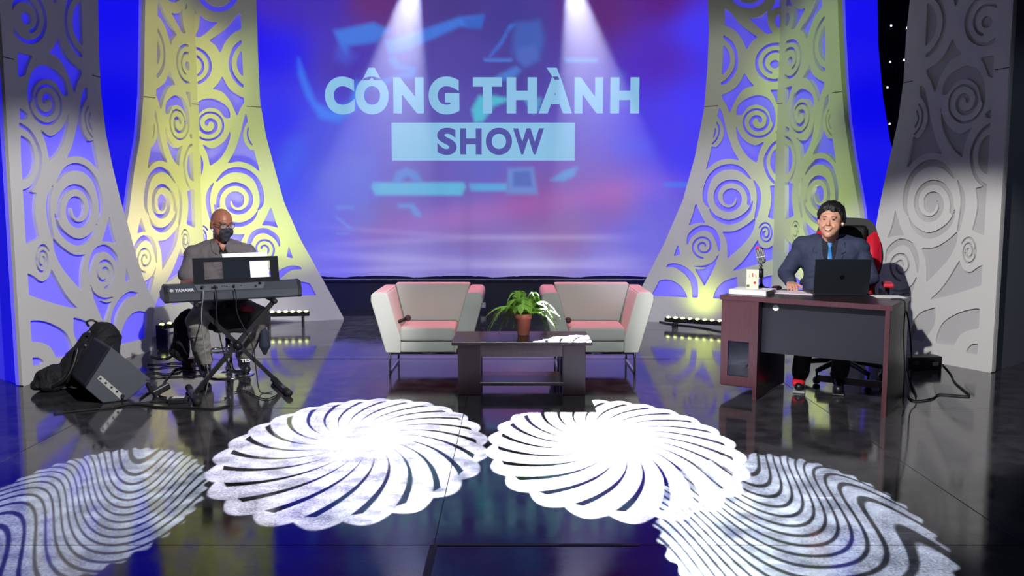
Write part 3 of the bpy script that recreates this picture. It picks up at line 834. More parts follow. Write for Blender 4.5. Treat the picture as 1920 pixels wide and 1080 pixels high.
sheet('paper_sheet', 'single white sheet at the right end of the desk beside the laptop', 'paper', 2.625, 5.92, DT + .001, .20, .16, .003, DA + .5, PAPER)
def computer_mouse():
    t = thing('computer_mouse', 'black mouse with a red top beside the microphone stand', 'mouse', (1.99, 6.38, DT), DA)
    bm = nb(); ball(bm, (0, 0, .018), (.036, .055, .018)); link('shell', bm, BLACK, t, smooth=True)
    bm = nb(); ball(bm, (0, -.02, .026), (.018, .022, .012)); link('button', bm, mat('mouse_red', (150, 40, 50), .4), t, smooth=True)
computer_mouse()
def desk_mic():
    t = thing('desk_microphone', 'retro microphone with ribbed chrome head on a short black stand on the desk', 'microphone', (1.862, 6.34, DT), math.radians(-18))
    bm = nb(); lathe(bm, [(.085, 0), (.088, .006), (.082, .018), (.03, .03), (.016, .04), (.013, .05)], n=32); link('base', bm, BLACK, t, smooth=True)
    bm = nb(); cyl(bm, (0, 0, .04), (-.006, 0, .16), .009, n=14); cyl(bm, (-.004, 0, .10), (-.006, 0, .165), .018, n=14); link('stand', bm, BLACK, t, smooth=True)
    bm = nb(); cyl(bm, (-.006, 0, .16), (-.008, 0, .20), .008, n=12); ball(bm, (-.008, 0, .185), .014, 10); link('swivel', bm, CHROME, t, smooth=True)
    R = Matrix.Translation((-.012, 0, .262)) @ Matrix.Rotation(math.radians(-12), 4, 'Y')
    bm = nb(); bx(bm, (0, 0, 0), (.062, .05, .125), bev=.024, seg=4); bmesh.ops.transform(bm, matrix=R, verts=bm.verts)
    h = link('head', bm, mat('mic_dark', (40, 40, 46), .4, metal=.6), t, smooth=True)
    bm = nb()
    for i in range(-3, 4): bx(bm, (i * .0088, 0, .0), (.0036, .0535, .118 - abs(i) * .009), bev=.0012)
    bx(bm, (0, 0, -.008), (.066, .056, .008), bev=.003)
    bmesh.ops.transform(bm, matrix=R, verts=bm.verts); link('rib', bm, mat('rib_silver', (215, 215, 220), .3, metal=.4), h, smooth=True)
    bm = nb(); ball(bm, (-.012 - .022, -.008, .322), .012, 10); link('red_light', bm, mat('mic_red', (230, 40, 50), .3, emit=(255, 40, 60), es=.6), h, smooth=True)
desk_mic()
def power_box():
    p = onz(1733, 694); t = thing('power_box', 'black power distribution box on the floor right of the desk', 'power box', (p.x, p.y + .07, 0), .1)
    bm = nb(); bx(bm, (0, 0, .055), (.30, .13, .11), bev=.006); b = link('case', bm, BLACK, t)
    bm = nb(); bx(bm, (.09, -.067, .05), (.05, .004, .03)); link('socket', bm, mat('socket_grey', (150, 150, 158), .5), t)
    bm = nb(); bx(bm, (-.08, -.067, .06), (.05, .004, .03)); link('socket', bm, mat('socket_dark', (60, 60, 66), .5), t)
power_box()
def cable(label, pts, r=.006, m=None, group=None, cat='cable'):
    bm = nb(); tube(bm, pts, r, n=6); return tag(link('cable', bm, m or RUBBER, smooth=True), label, cat, group)
def fl(*pp, z=.007): return [tuple(onz(x, y, z)) for x, y in pp]
cable('black cable zigzagging over the floor right of the power box', fl((1768, 684), (1782, 700), (1790, 716), (1806, 730), (1818, 741), (1806, 742), (1762, 739), (1748, 747), (1718, 751), (1704, 744), (1703, 722), (1700, 700)), .006)
sx = dk(1.15, .45)
cable('thin black cable hanging down the right side of the desk', [tuple(dk(1.06, .34, DT + .004)), tuple(dk(1.12, .35, DT + .006)), tuple(dk(1.145, .36, DT - .03)), tuple(dk(1.15, .34, .5)), tuple(dk(1.16, .37, .25)), tuple(dk(1.16, .36, .05)), tuple(dk(1.18, .30, .008)), tuple(dk(1.2, .1, .008))], .004)
cable('second thin cable running from the desk edge to the power box', [tuple(dk(1.1, .60, DT - .05)), tuple(dk(1.14, .58, .55)), tuple(dk(1.17, .57, .3)), tuple(dk(1.17, .6, .1)), tuple(dk(1.2, .66, .02))] + fl((1705, 700), (1712, 690)), .005)

# ================================================================== LED BARS AND FLOOR KIT
def led_bar(label, a, b, n, z=.10, yaw_out=0):
    a, b = Vector(a), Vector(b); c = (a + b) / 2; d = b - a; L = d.length
    t = thing('led_bar', label, 'stage light', (c.x, c.y, 0), math.atan2(d.y, d.x), 'LED bars washing the fretwork panels')
    bm = nb(); bx(bm, (0, 0, z), (L, .06, .05), bev=.006); link('housing', bm, BLACKM, t)
    bm = nb()
    for s in (-1, 1): bx(bm, (s * L * .36, 0, (z - .025) / 2 + .0), (.02, .16, z - .025))
    link('foot', bm, BLACKM, t)
    lm = mat('led_lens', (250, 250, 190), .3, emit=(232, 240, 120), es=4.0)
    for i in range(n):
        x = -L / 2 + L * (i + .5) / n
        bm = nb(); ball(bm, (x, -.012, z + .026), (.024, .024, .014), 12); link('led_lens', bm, lm, t, smooth=True)
    return t
led_bar('glowing yellow LED bar at the foot of the left tower, right of the keyboard player', onz(492, 613), onz(581, 611), 7, .14)
led_bar('short run of glowing yellow LED lamps left of the keyboard player near the grey panel', onz(296, 640), onz(352, 631), 4, .14)
led_bar('yellow glowing LED bar on the floor between the right armchair and the desk', onz(1247, 612), onz(1385, 622), 10, .08)

def wedge_monitor():
    # side face polygon read in its own vertical plane, body runs back to the left
    P0 = onz(193, 757); d = Vector((.8, .6, 0)).normalized(); n = Vector((d.y, -d.x, 0))
    def on(px, py):
        r = ray(px, py); c = Vector((0, 0, HC)); k = (P0 - c).dot(n) / r.dot(n); p = c + r * k
        return p
    poly = [on(193, 757), on(240, 753), on(283, 711), on(209, 651), on(160, 728)]
    poly[0].z = .004; poly[1].z = .004
    t = thing('floor_monitor', 'black wedge floor monitor speaker standing on its edge by the grey fretwork panel', 'speaker', (P0.x, P0.y, 0))
    O = Vector((P0.x, P0.y, 0)); back = Vector((-.60, .80, 0)) * .56
    bm = nb(); prism(bm, [p - O for p in poly], back)
    bmesh.ops.bevel(bm, geom=[e for e in bm.edges], offset=.006, segments=2, profile=.5, affect='EDGES')
    cab = link('cabinet', bm, mat('speaker_grey', (66, 70, 80), .6, noise=(40, .08), bump=(200, .2)), t)
    # grille on the slanting left face
    a = poly[3] - O; b = poly[4] - O; bk = back
    e1 = (a - b); nn = e1.cross(bk).normalized()
    if nn.z < 0 and nn.x > 0: nn = -nn
    if nn.x > 0: nn = -nn
    bm = nb(); q = [b + e1 * .05 + bk * .05, a - e1 * .05 + bk * .05, a - e1 * .05 + bk * .95, b + e1 * .05 + bk * .95]
    prism(bm, [p + nn * .001 for p in q], nn * .008)
    link('grille', bm, mat('speaker_grille', (26, 28, 44), .8, bump=(400, .6)), t)
    # connector plate, px (183..232, 705..748)
    f = -n if (-n).dot(Vector((0, 0, HC)) - P0) > 0 else n
    A = [on(188, 703), on(232, 741), on(226, 749), on(182, 710)]
    bm = nb(); prism(bm, [p - O + f * .0005 for p in A], f * .004); pl = link('connector_plate', bm, mat('plate_silver', (200, 202, 200), .35, metal=.4), t)
    bm = nb()
    for (x, y) in ((188, 710), (198, 718), (209, 726), (219, 734)):
        c = on(x, y) - O + f * .004; cyl(bm, c, c + f * .004, .008, n=12)
    c = on(229, 742) - O; cyl(bm, c, c + f * .03, .012, n=12)
    link('jack_socket', bm, RUBBER, pl)
wedge_monitor()

def backpack():
    t = thing('backpack', 'black backpack slumped behind the floor monitor with its top loop up', 'bag', (-3.25, 6.35, 0), .5)
    bm = nb()
    cap(bm, (.10, .0, .22), (.16, .0, .36), .17, .12); cap(bm, (-.02, -.02, .14), (.1, 0, .3), .13, .12)
    ball(bm, (-.16, 0, .09), (.15, .14, .085)); ball(bm, (.02, -.10, .12), (.16, .08, .11)); ball(bm, (-.22, -.04, .05), (.12, .13, .05))
    for i in range(5): cap(bm, (-.2 + i * .08, -.13, .05 + i * .045), (-.12 + i * .08, -.15, .10 + i * .05), .025, .02)
    me = crease(fuse(bm, .010, 4), .010, (10, 10, 10), 3.0); link('sack', me, mat('bag_black', (20, 20, 26), .8, bump=(60, .8)), t, smooth=True)
    bm = nb(); tube(bm, [(.13, 0, .47), (.09, -.01, .50), (.05, -.01, .49), (.06, 0, .455)], .008); link('loop', bm, BLACK, t, smooth=True)
    bm = nb(); tube(bm, [(-.02, -.15, .33), (-.06, -.19, .2), (-.12, -.2, .1), (-.2, -.17, .05)], .012); link('strap', bm, BLACK, t, smooth=True)
    bm = nb()
    ball(bm, (.03, -.125, .33), .010, 8); ball(bm, (.06, -.13, .43), .010, 8); link('zip_pull', bm, mat('zip_grey', (130, 130, 140), .4, metal=.6), t, smooth=True)
backpack()
def red_box():
    p = onz(352, 692); t = thing('switch_box', 'small black box with a red top on the floor left of the chrome stool', 'box', (p.x, p.y + .03, 0), .1)
    bm = nb(); bx(bm, (0, 0, .04), (.095, .07, .08), bev=.004); link('case', bm, mat('case_maroon', (40, 16, 24), .5), t)
    bm = nb(); bx(bm, (0, 0, .0845), (.09, .066, .009), bev=.003); link('lid', bm, mat('lid_red', (170, 36, 50), .5), t)
red_box()
def power_strip():
    p = onz(302, 742); t = thing('cable_adapter', 'chunky black cable adapter on the floor right of the floor monitor', 'adapter', (p.x, p.y, 0), .7)
    bm = nb(); bx(bm, (0, 0, .045), (.13, .05, .05), rot=Matrix.Rotation(-.4, 4, 'Y'), bev=.01); cyl(bm, (-.06, 0, .03), (-.09, 0, .10), .016, n=10); link('body', bm, BLACK, t)
    bm = nb(); cyl(bm, (-.085, 0, .095), (-.095, 0, .13), .010, n=10); ball(bm, (-.04, 0, .09), .008, 8); link('plug_tip', bm, CHROME, t, smooth=True)
    p = onz(331, 757); t = thing('pedal_box', 'flat black box with a pale top beside the left foot of the keyboard stand', 'box', (p.x, p.y + .04, 0), .2)
    bm = nb(); bx(bm, (0, 0, .018), (.13, .09, .034), bev=.004); link('case', bm, BLACK, t)
    bm = nb(); bx(bm, (0, .005, .037), (.075, .05, .004)); link('top_plate', bm, mat('pale_plate', (205, 208, 214), .5), t)
power_strip()
random.seed(5)
def wander(a, b, n, amp, z=.006):
    a, b = onz(*a), onz(*b); out = []
    for i in range(n + 1):
        q = i / n; p = a.lerp(b, q)
        out.append((p.x + random.uniform(-amp, amp), p.y + random.uniform(-amp, amp), z))
    return out
cable('black cable looping from the red topped box to the adapter', fl((352, 690), (330, 692), (318, 704), (308, 716), (300, 735)), .007)
cable('black cable from the floor monitor across to the adapter', fl((262, 748), (280, 735), (295, 728), (300, 742), (312, 745)), .006)
cable('long black cable along the floor seam below the keyboard stand', fl((215, 762), (250, 758), (300, 763), (350, 764), (400, 766), (430, 760)), .007)
cable('black cable curling in front of the floor monitor', fl((100, 775), (150, 770), (210, 764), (250, 757), (300, 752), (345, 753)), .006)
for k, lab in enumerate(('lowest', 'second', 'third', 'highest')):
    y = 712 - k * 9
    cable('tangled black cable on the floor behind the adapter, %s of the tangle' % lab, wander((268 + k * 6, y), (385 - k * 5, y - 8), 7, .05), .005)
cable('thin cable trailing from the right foot of the keyboard stand to the stool', fl((440, 735), (458, 732), (478, 742), (500, 748), (520, 740)), .004)
cable('cable lying on the floor from the left fretwork panel to the red topped box', fl((282, 668), (310, 672), (330, 664), (352, 676), (376, 672)), .006)
cable('dark cable on the floor under the right LED bar', fl((1215, 596), (1250, 606), (1300, 612), (1345, 620), (1380, 628)), .009)
def bottle():
    p = onz(906, 585); t = thing('water_bottle', 'small bottle with a white label on the floor behind the left armchair', 'bottle', (p.x, p.y, 0))
    bm = nb(); lathe(bm, [(.032, 0), (.034, .01), (.034, .14), (.014, .18), (.013, .2)], n=20); link('body', bm, mat('bottle_clear', (90, 96, 120), .15, alpha=.6), t, smooth=True)
    bm = nb(); lathe(bm, [(.0345, .06), (.0350, .061), (.0350, .12), (.0345, .121)], n=20); link('label', bm, PAPER, t)
    bm = nb(); cyl(bm, (0, 0, .2), (0, 0, .215), .015, n=14); link('lid', bm, PAPER, t)
bottle()

# ================================================================== KEYBOARD ON ITS STAND
KA = math.radians(27); KO = Vector((-2.405, 5.865, 0)); kx = Vector((math.cos(KA), math.sin(KA), 0)); ky = Vector((-math.sin(KA), math.cos(KA), 0))
KL, KZ = .95, .69
def kb(x, y, z): return KO + kx * x + ky * y + Vector((0, 0, z))
def text_mesh(body, w, h, m, name, parent, mw, off=0.0, ext=.0006):
    cu = bpy.data.curves.new('tmp', 'FONT'); cu.body = body; cu.size = 1; cu.offset = off; cu.extrude = .01; cu.resolution_u = 3
    o = bpy.data.objects.new('tmp', cu); col.objects.link(o)
    dg = bpy.context.evaluated_depsgraph_get(); me = bpy.data.meshes.new_from_object(o.evaluated_get(dg), depsgraph=dg); bpy.data.objects.remove(o)
    co = np.array([v.co[:] for v in me.vertices]); mn = co.min(0); mxx = co.max(0)
    for v in me.vertices:
        v.co = ((v.co.x - mn[0]) / (mxx[0] - mn[0]) * w, (v.co.y - mn[1]) / (mxx[1] - mn[1]) * h, v.co.z / .01 * ext)
    me.transform(mw)
    return link(name, me, m, parent)
def keyboard():
    t = thing('electronic_keyboard', 'black electronic keyboard seen from behind on a crossed stand before the masked player', 'keyboard', (KO.x, KO.y, KZ), KA)
    sec = [(.012, 0), (.0, .012), (.0, .062), (.045, .118), (.10, .125), (.20, .105), (.205, .06), (.37, .055), (.375, .02), (.36, 0)]
    bm = nb(); prism(bm, [(0.018, y, z) for y, z in sec], (KL - .036, 0, 0)); link('body', bm, mat('keyboard_grey', (54, 58, 66), .42), t)
    for x in (0, KL - .03):
        s2 = [(y * 1.0 + (-.004 if y < .1 else .004), z * 1.02 - .001) for y, z in sec]
        s2 = [(y, z if not (.19 < y < .36 and z < .1) else .09) for y, z in s2]
        bm = nb(); prism(bm, [(x, y, z) for y, z in s2], (.03, 0, 0)); bmesh.ops.bevel(bm, geom=bm.edges[:], offset=.004, segments=2, affect='EDGES'); link('end_cap', bm, BLACK, t)
    wk = mat('white_keys', (232, 232, 226), .3); bk = BLACK
    nkeys = 36; w = (KL - .08) / nkeys
    for i in range(nkeys):
        bm = nb(); bx(bm, (.04 + w * (i + .5), .29, .062), (w * .94, .15, .016), bev=.0015, seg=1); link('white_key', bm, wk, t)
    for i in range(nkeys - 1):
        if i % 7 in (2, 6): continue
        bm = nb(); bx(bm, (.04 + w * (i + 1), .255, .077), (w * .55, .09, .014), bev=.0015, seg=1); link('black_key', bm, bk, t)
    # sloping rear panel: direction
    sl = Vector((0, .045, .056)).normalized(); nr = Vector((0, -.056, .045)).normalized()
    R = Matrix(((1, 0, 0, 0), (0, sl.y, nr.y, 0), (0, sl.z, nr.z, 0), (0, 0, 0, 1)))
    cpn = Matrix.Translation(Vector((.22, 0, .064)) + sl * .012 + nr * .001) @ R
    bm = nb(); prism(bm, [(.0, .0, 0), (.45, .0, 0), (.47, .054, 0), (-.02, .054, 0)], (0, 0, .003)); bmesh.ops.transform(bm, matrix=cpn, verts=bm.verts)
    cpp = link('connector_panel', bm, mat('connector_grey', (84, 88, 96), .4, noise=(60, .15)), t)
    bm = nb()
    for x in (.03, .10, .115, .13, .245, .40):
        c = cpn @ Vector((x, .020, .003)); c2 = cpn @ Vector((x, .020, .028 if x in (.115, .245, .03) else .008)); cyl(bm, c, c2, .009, n=12)
    link('jack_plug', bm, RUBBER, cpp)
    bm = nb(); 
    for x in (.05, .17, .185, .2, .3): c = cpn @ Vector((x, .03, .003)); c2 = cpn @ Vector((x, .03, .005)); cyl(bm, c, c2, .004, n=8)
    c = cpn @ Vector((.43, .034, .003)); c2 = cpn @ Vector((.43, .034, .02)); cyl(bm, c, c2, .012, n=12)
    link('metal_socket', bm, CHROME, cpp)
    WT = mat('logo_white', (200, 204, 212), .4)
    tm = Matrix.Translation(Vector((.072, 0, .064)) + sl * .014 + nr * .0008) @ R
    text_mesh('YAMAHA', .125, .026, WT, 'maker_lettering', t, tm, .03)
    bm = nb(); lathe(bm, [(.013, 0), (.013, .001), (.0115, .001), (.0115, 0)], n=24); 
    for a in (90, 210, 330):
        bx(bm, (.0055 * math.cos(math.radians(a)), .0055 * math.sin(math.radians(a)), .0008), (.011, .0022, .001), rot=Matrix.Rotation(math.radians(a), 4, 'Z'))
    bmesh.ops.transform(bm, matrix=Matrix.Translation(Vector((.05, 0, .064)) + sl * .027 + nr * .0008) @ R, verts=bm.verts); link('maker_emblem', bm, WT, t)
    text_mesh('PSR-S970', .045, .008, WT, 'model_lettering', t, Matrix.Translation(Vector((.80, 0, .064)) + sl * .03 + nr * .0008) @ R, .0) if False else None
keyboard()
def music_rest():
    t = thing('music_rest', 'black framed music rest with openings standing on the keyboard', 'music stand', kb(.205, .085, KZ + .12), KA)
    W, H = .60, .185
    fr = mat('rest_black', (14, 17, 26), .7, spec=.15); rot = Matrix.Rotation(math.radians(-14), 4, 'X')
    def add(name, boxes, m, dy=0):
        bm = nb()
        for (x0, x1, z0, z1) in boxes: bx(bm, ((x0 + x1) / 2, dy, (z0 + z1) / 2), (x1 - x0, .006, z1 - z0))
        bmesh.ops.transform(bm, matrix=rot, verts=bm.verts); return link(name, bm, m, t)
    add('frame', [(0, W, H - .030, H), (0, W, 0, .030), (0, .075, .03, H - .03), (.54, W, .03, H - .03)], fr)
    add('centre_plate', [(.205, .395, .03, H - .03)], mat('plate_dark', (20, 26, 38), .75, spec=.15), .001)
    add('foot', [(.0, W, -.006, .004)], fr)
music_rest()
def sheet_music():
    rot = Matrix.Rotation(math.radians(-14), 4, 'X')
    t = thing('sheet_music', 'white sheets of music leaning behind the black music rest, showing above it', 'sheet music', kb(.205, .085, KZ + .12), KA)
    bm = nb(); bx(bm, (.37, .012, .115), (.32, .003, .205), rot=Matrix.Rotation(-.02, 4, 'Y')); bmesh.ops.transform(bm, matrix=rot, verts=bm.verts)
    link('page', bm, mat('sheet_white', (250, 250, 252), .7), t)
    bm = nb(); bx(bm, (.435, .008, .105), (.17, .003, .15)); bmesh.ops.transform(bm, matrix=rot, verts=bm.verts)
    link('page', bm, mat('sheet_white', (250, 250, 252), .7), t)
sheet_music()
def kstand():
    c = kb(KL / 2, .06, 0); t = thing('keyboard_stand', 'black crossed legs keyboard stand with rubber ended foot bars', 'keyboard stand', (c.x, c.y, 0), KA)
    def sq(bm, a, b, w): M, L = frame_to(a, b); bmesh.ops.create_cube(bm, size=1, matrix=M @ Matrix.Diagonal((w, w, L, 1)))
    for s in (-1, 1):
        bm = nb(); sq(bm, (s * .31, -.04 + s * .02, .03), (-s * .27, -.04 + s * .02, KZ - .02), .030); leg = link('leg', bm, BLACKM, t)
        bm = nb(); sq(bm, (s * .31, -.26, .022), (s * .31, .20, .022), .034); f = link('foot_bar', bm, BLACKM, t)
        bm = nb(); cyl(bm, (s * .31, -.30, .025), (s * .31, -.19, .025), .025, n=14); link('rubber_end', bm, RUBBER, f, smooth=True)
        bm = nb(); cyl(bm, (s * .31, .16, .025), (s * .31, .24, .025), .025, n=14); link('rubber_end', bm, RUBBER, f, smooth=True)
        bm = nb(); sq(bm, (s * .27, -.06, KZ - .015), (s * .27, .30, KZ - .015), .028); a = link('support_arm', bm, BLACKM, t)
        bm = nb(); ball(bm, (s * .27, -.085, KZ - .02), .020, 12); link('rubber_end', bm, RUBBER, a, smooth=True)
    bm = nb(); cyl(bm, (0, -.10, .36), (0, .03, .36), .03, n=18); link('clutch', bm, BLACKM, t, smooth=True)
kstand()
cable('thin grey cable hanging from the left socket of the keyboard', [tuple(kb(.25, -.03, KZ + .085)), tuple(kb(.25, -.05, KZ + .05)), tuple(kb(.235, -.03, KZ - .1)), tuple(kb(.25, -.02, .35)), tuple(kb(.27, 0, .15)), tuple(kb(.25, .05, .01))], .0035, mat('cable_grey', (130, 130, 138), .5))
cable('black cable hanging from the middle sockets of the keyboard to the floor', [tuple(kb(.335, -.03, KZ + .085)), tuple(kb(.34, -.055, KZ + .04)), tuple(kb(.335, -.03, KZ - .1)), tuple(kb(.37, -.02, .35)), tuple(kb(.42, -.02, .15)), tuple(kb(.40, -.04, .01)), tuple(kb(.36, -.1, .008))], .005)
cable('black cable hanging from the right socket of the keyboard', [tuple(kb(.465, -.03, KZ + .085)), tuple(kb(.47, -.055, KZ + .04)), tuple(kb(.48, -.03, KZ - .1)), tuple(kb(.58, -.02, .35)), tuple(kb(.60, -.02, .15)), tuple(kb(.62, -.04, .012)), tuple(kb(.7, -.06, .008))], .004)


# ================================================================== PEOPLE
SKIN = mat('skin', (214, 158, 132), .5, noise=(9, .10))
SKIN2 = mat('skin_tan', (168, 108, 84), .42, noise=(9, .12))
def V(*a): return Vector(a)
def head_el(bm, H, wide=1.0, nose=1.0):
    def b(c, r): ball(bm, H @ Vector(c), r, 18, rot=H.to_3x3().to_4x4())
    w = wide
    b((0, .012, .035), (.078 * w, .098, .095)); b((0, -.02, -.01), (.070 * w, .075, .085)); b((0, -.035, -.062), (.056 * w, .055, .055))
    b((0, -.070, -.098), (.026 * w, .022, .022)); b((-.042 * w, -.045, -.035), (.03, .04, .04)); b((.042 * w, -.045, -.035), (.03, .04, .04))
    b((0, -.078, .040), (.052, .018, .022))                                     # brow
    cap(bm, H @ V(0, -.088, .020), H @ V(0, -.108, -.016), .008, .0125 * nose, 12)
    b((-.012, -.096, -.020), (.009, .009, .008)); b((.012, -.096, -.020), (.009, .009, .008))
    b((0, -.088, -.050), (.024, .012, .007)); b((0, -.086, -.062), (.021, .012, .007))   # lips
    for s in (-1, 1):
        b((s * .080 * w, .012, .0), (.011, .022, .034)); b((s * .036, -.078, -.030), (.02, .018, .018))
def hand_el(bm, wrist, fwd, palm, side, curl=.35, L=.185):
    """fwd along the fingers, palm = direction the palm faces, side = towards the thumb"""
    f, p, s = Vector(fwd).normalized(), Vector(palm).normalized(), Vector(side).normalized()
    w = Vector(wrist); k = L / .185
    c0 = w + f * .012 * k
    for j in (-.026, -.009, .009, .026):
        cap(bm, c0 + s * j * .75 * k, w + f * .085 * k + s * j * k, .013 * k, .0125 * k, 10)
    tips = []
    for j, ln in ((.031, .068), (.0105, .076), (-.0105, .070), (-.031, .055)):
        q = w + f * .088 * k + s * j * k; a = curl * .5; segs = (ln * .45, ln * .32, ln * .26); r = .0088 * k
        sp_ = s * (j * 3.0)
        for i, sg in enumerate(segs):
            d = (f * math.cos(a) + p * math.sin(a) + sp_ * (.35 if i == 0 else .1)).normalized(); q2 = q + d * sg * k
            cap(bm, q, q2, r, r * .92, 10); q = q2; r *= .93; a += curl
    t0 = w + f * .03 * k + s * .028 * k; t1 = t0 + (f * .55 + s * .75 + p * .25).normalized() * .042 * k; t2 = t1 + (f * .85 + s * .3 + p * .3).normalized() * .032 * k
    cap(bm, t0, t1, .0135 * k, .0105 * k, 10); cap(bm, t1, t2, .0105 * k, .009 * k, 10)
def limbs(bm, J, ex=0.0, arms=True, legs=True, upto=1.0, la=1.0):
    """J: joint dict"""
    if legs:
        for s in 'rl':
            cap(bm, J['hip_' + s], J['knee_' + s], .080 + ex, .056 + ex); cap(bm, J['knee_' + s], J['ank_' + s], .054 + ex * 1.1, .038 + ex * 1.5)
    if arms:
        for s in 'rl':
            cap(bm, J['sho_' + s], J['elb_' + s], .052 + ex, .041 + ex)
            if upto > 0:
                e, w = Vector(J['elb_' + s]), Vector(J['wri_' + s]); cap(bm, e, e.lerp(w, upto), .040 + ex, .027 + ex * .8 + (1 - upto) * .012)
def torso(bm, J, ex=0.0, sc=1.0):
    p, c, n = Vector(J['pelvis']), Vector(J['chest']), Vector(J['neck'])
    def b(q, r): ball(bm, q, tuple(k + ex for k in r), 20)
    b(p, (.165 * sc, .125, .11)); b(p.lerp(c, .5), (.158 * sc, .125 * sc, .14)); b(c, (.172 * sc, .122 * sc, .14)); b(p.lerp(c, .25), (.16 * sc, .13 * sc, .13))
    for s in 'rl':
        S = Vector(J['sho_' + s]); ball(bm, S.lerp(c, .10), .058 + ex, 16); cap(bm, S + V(0, 0, .005), n + V(0, .0, -.035), .055 + ex, .05 + ex * .6)
        cap(bm, S.lerp(c, .35), c, .085 + ex, .09 + ex)
def bvh_of(me):
    bm = bmesh.new(); bm.from_mesh(me); t = BVHTree.FromBMesh(bm); bm.free(); return t
def patch(name, bvh, H, outline, m, parent, off=.002, thick=.003, cell=.003, smooth=True, far=.35, rounded=False, soften=0):
    """a thin piece lying on the surface as seen along H's +y axis; outline in H's x,z"""
    pts = catmull_closed(outline, 4) if rounded else outline
    a = np.array(pts); xs = np.arange(a[:, 0].min() - cell * 2, a[:, 0].max() + cell * 2, cell); ys = np.arange(a[:, 1].min() - cell * 2, a[:, 1].max() + cell * 2, cell)
    X, Y = np.meshgrid(xs, ys); f = poly_field(X, Y, pts)
    R = H.to_3x3(); d = (R @ V(0, 1, 0)).normalized(); cache = {}
    def hit(x, z):
        k = (round(x, 6), round(z, 6))
        if k not in cache:
            o = H @ V(x, -far, z); r = bvh.ray_cast(o, d)
            cache[k] = r[0]
        return cache[k]
    last = [None]
    def place(x, z, w):
        h = hit(x, z)
        if h is None: h = last[0] if last[0] is not None else H @ V(x, 0, z)
        else: last[0] = h
        return h - d * (off + thick - w) if True else h
    bm = nb()
    # merge-free grid so that the piece follows the curvature
    ny, nx = f.shape
    for j in range(ny - 1):
        for i in range(nx - 1):
            sub = f[j:j + 2, i:i + 2]
            if (sub > 0).any(): field_mesh(bm, sub, xs[i:i + 2], ys[j:j + 2], place, thick)
    bmesh.ops.remove_doubles(bm, verts=bm.verts, dist=.0003)
    for _ in range(soften): bmesh.ops.smooth_vert(bm, verts=bm.verts, factor=.5, use_axis_x=True, use_axis_y=True, use_axis_z=True)
    bmesh.ops.recalc_face_normals(bm, faces=bm.faces)
    return link(name, bm, m, parent, smooth=smooth)
def ell(cx, cy, rx, ry, n=14, a0=0.0):
    return [(cx + rx * math.cos(2 * PI * i / n) * math.cos(a0) - ry * math.sin(2 * PI * i / n) * math.sin(a0), cy + rx * math.cos(2 * PI * i / n) * math.sin(a0) + ry * math.sin(2 * PI * i / n) * math.cos(a0)) for i in range(n)]

def hair_cap(me, H, parent, m):
    Hi = H.inverted(); src = bmesh.new(); src.from_mesh(me); src.normal_update(); keep = []
    def g(p):
        q = Hi @ p
        if q.z > .2 or q.z < -.09 or abs(q.x) > .13 or abs(q.y) > .14: return -1
        # hairline: high on the forehead, down before the ears, low at the nape
        yy = [-.13, -.085, -.055, -.035, -.01, .02, .05, .12]; zz = [.078, .080, .066, .030, .004, .012, -.035, -.055]
        return q.z - float(np.interp(q.y, yy, zz)) + .006 * math.sin(q.x * 90)
    bm = nb()
    vm = {}
    for f in src.faces:
        if all(g(v.co) > 0 for v in f.verts):
            for v in f.verts:
                if v.index not in vm:
                    e = g(v.co); q = Hi @ v.co; h = .004 + .017 * min(1, e / .035) + .010 * max(0, q.z - .05) / .08
                    h += .002 * math.sin(q.x * 210 + q.y * 60)
                    vm[v.index] = bm.verts.new(v.co + v.normal * h)
            bm.faces.new([vm[v.index] for v in f.verts])
    src.free()
    for _ in range(4): bmesh.ops.smooth_vert(bm, verts=[v for v in bm.verts if not v.is_boundary], factor=.5, use_axis_x=True, use_axis_y=True, use_axis_z=True)
    o = link('hair', bm, m, parent, smooth=True); so = o.modifiers.new('t', 'SOLIDIFY'); so.thickness = .022; so.offset = -1
    return o

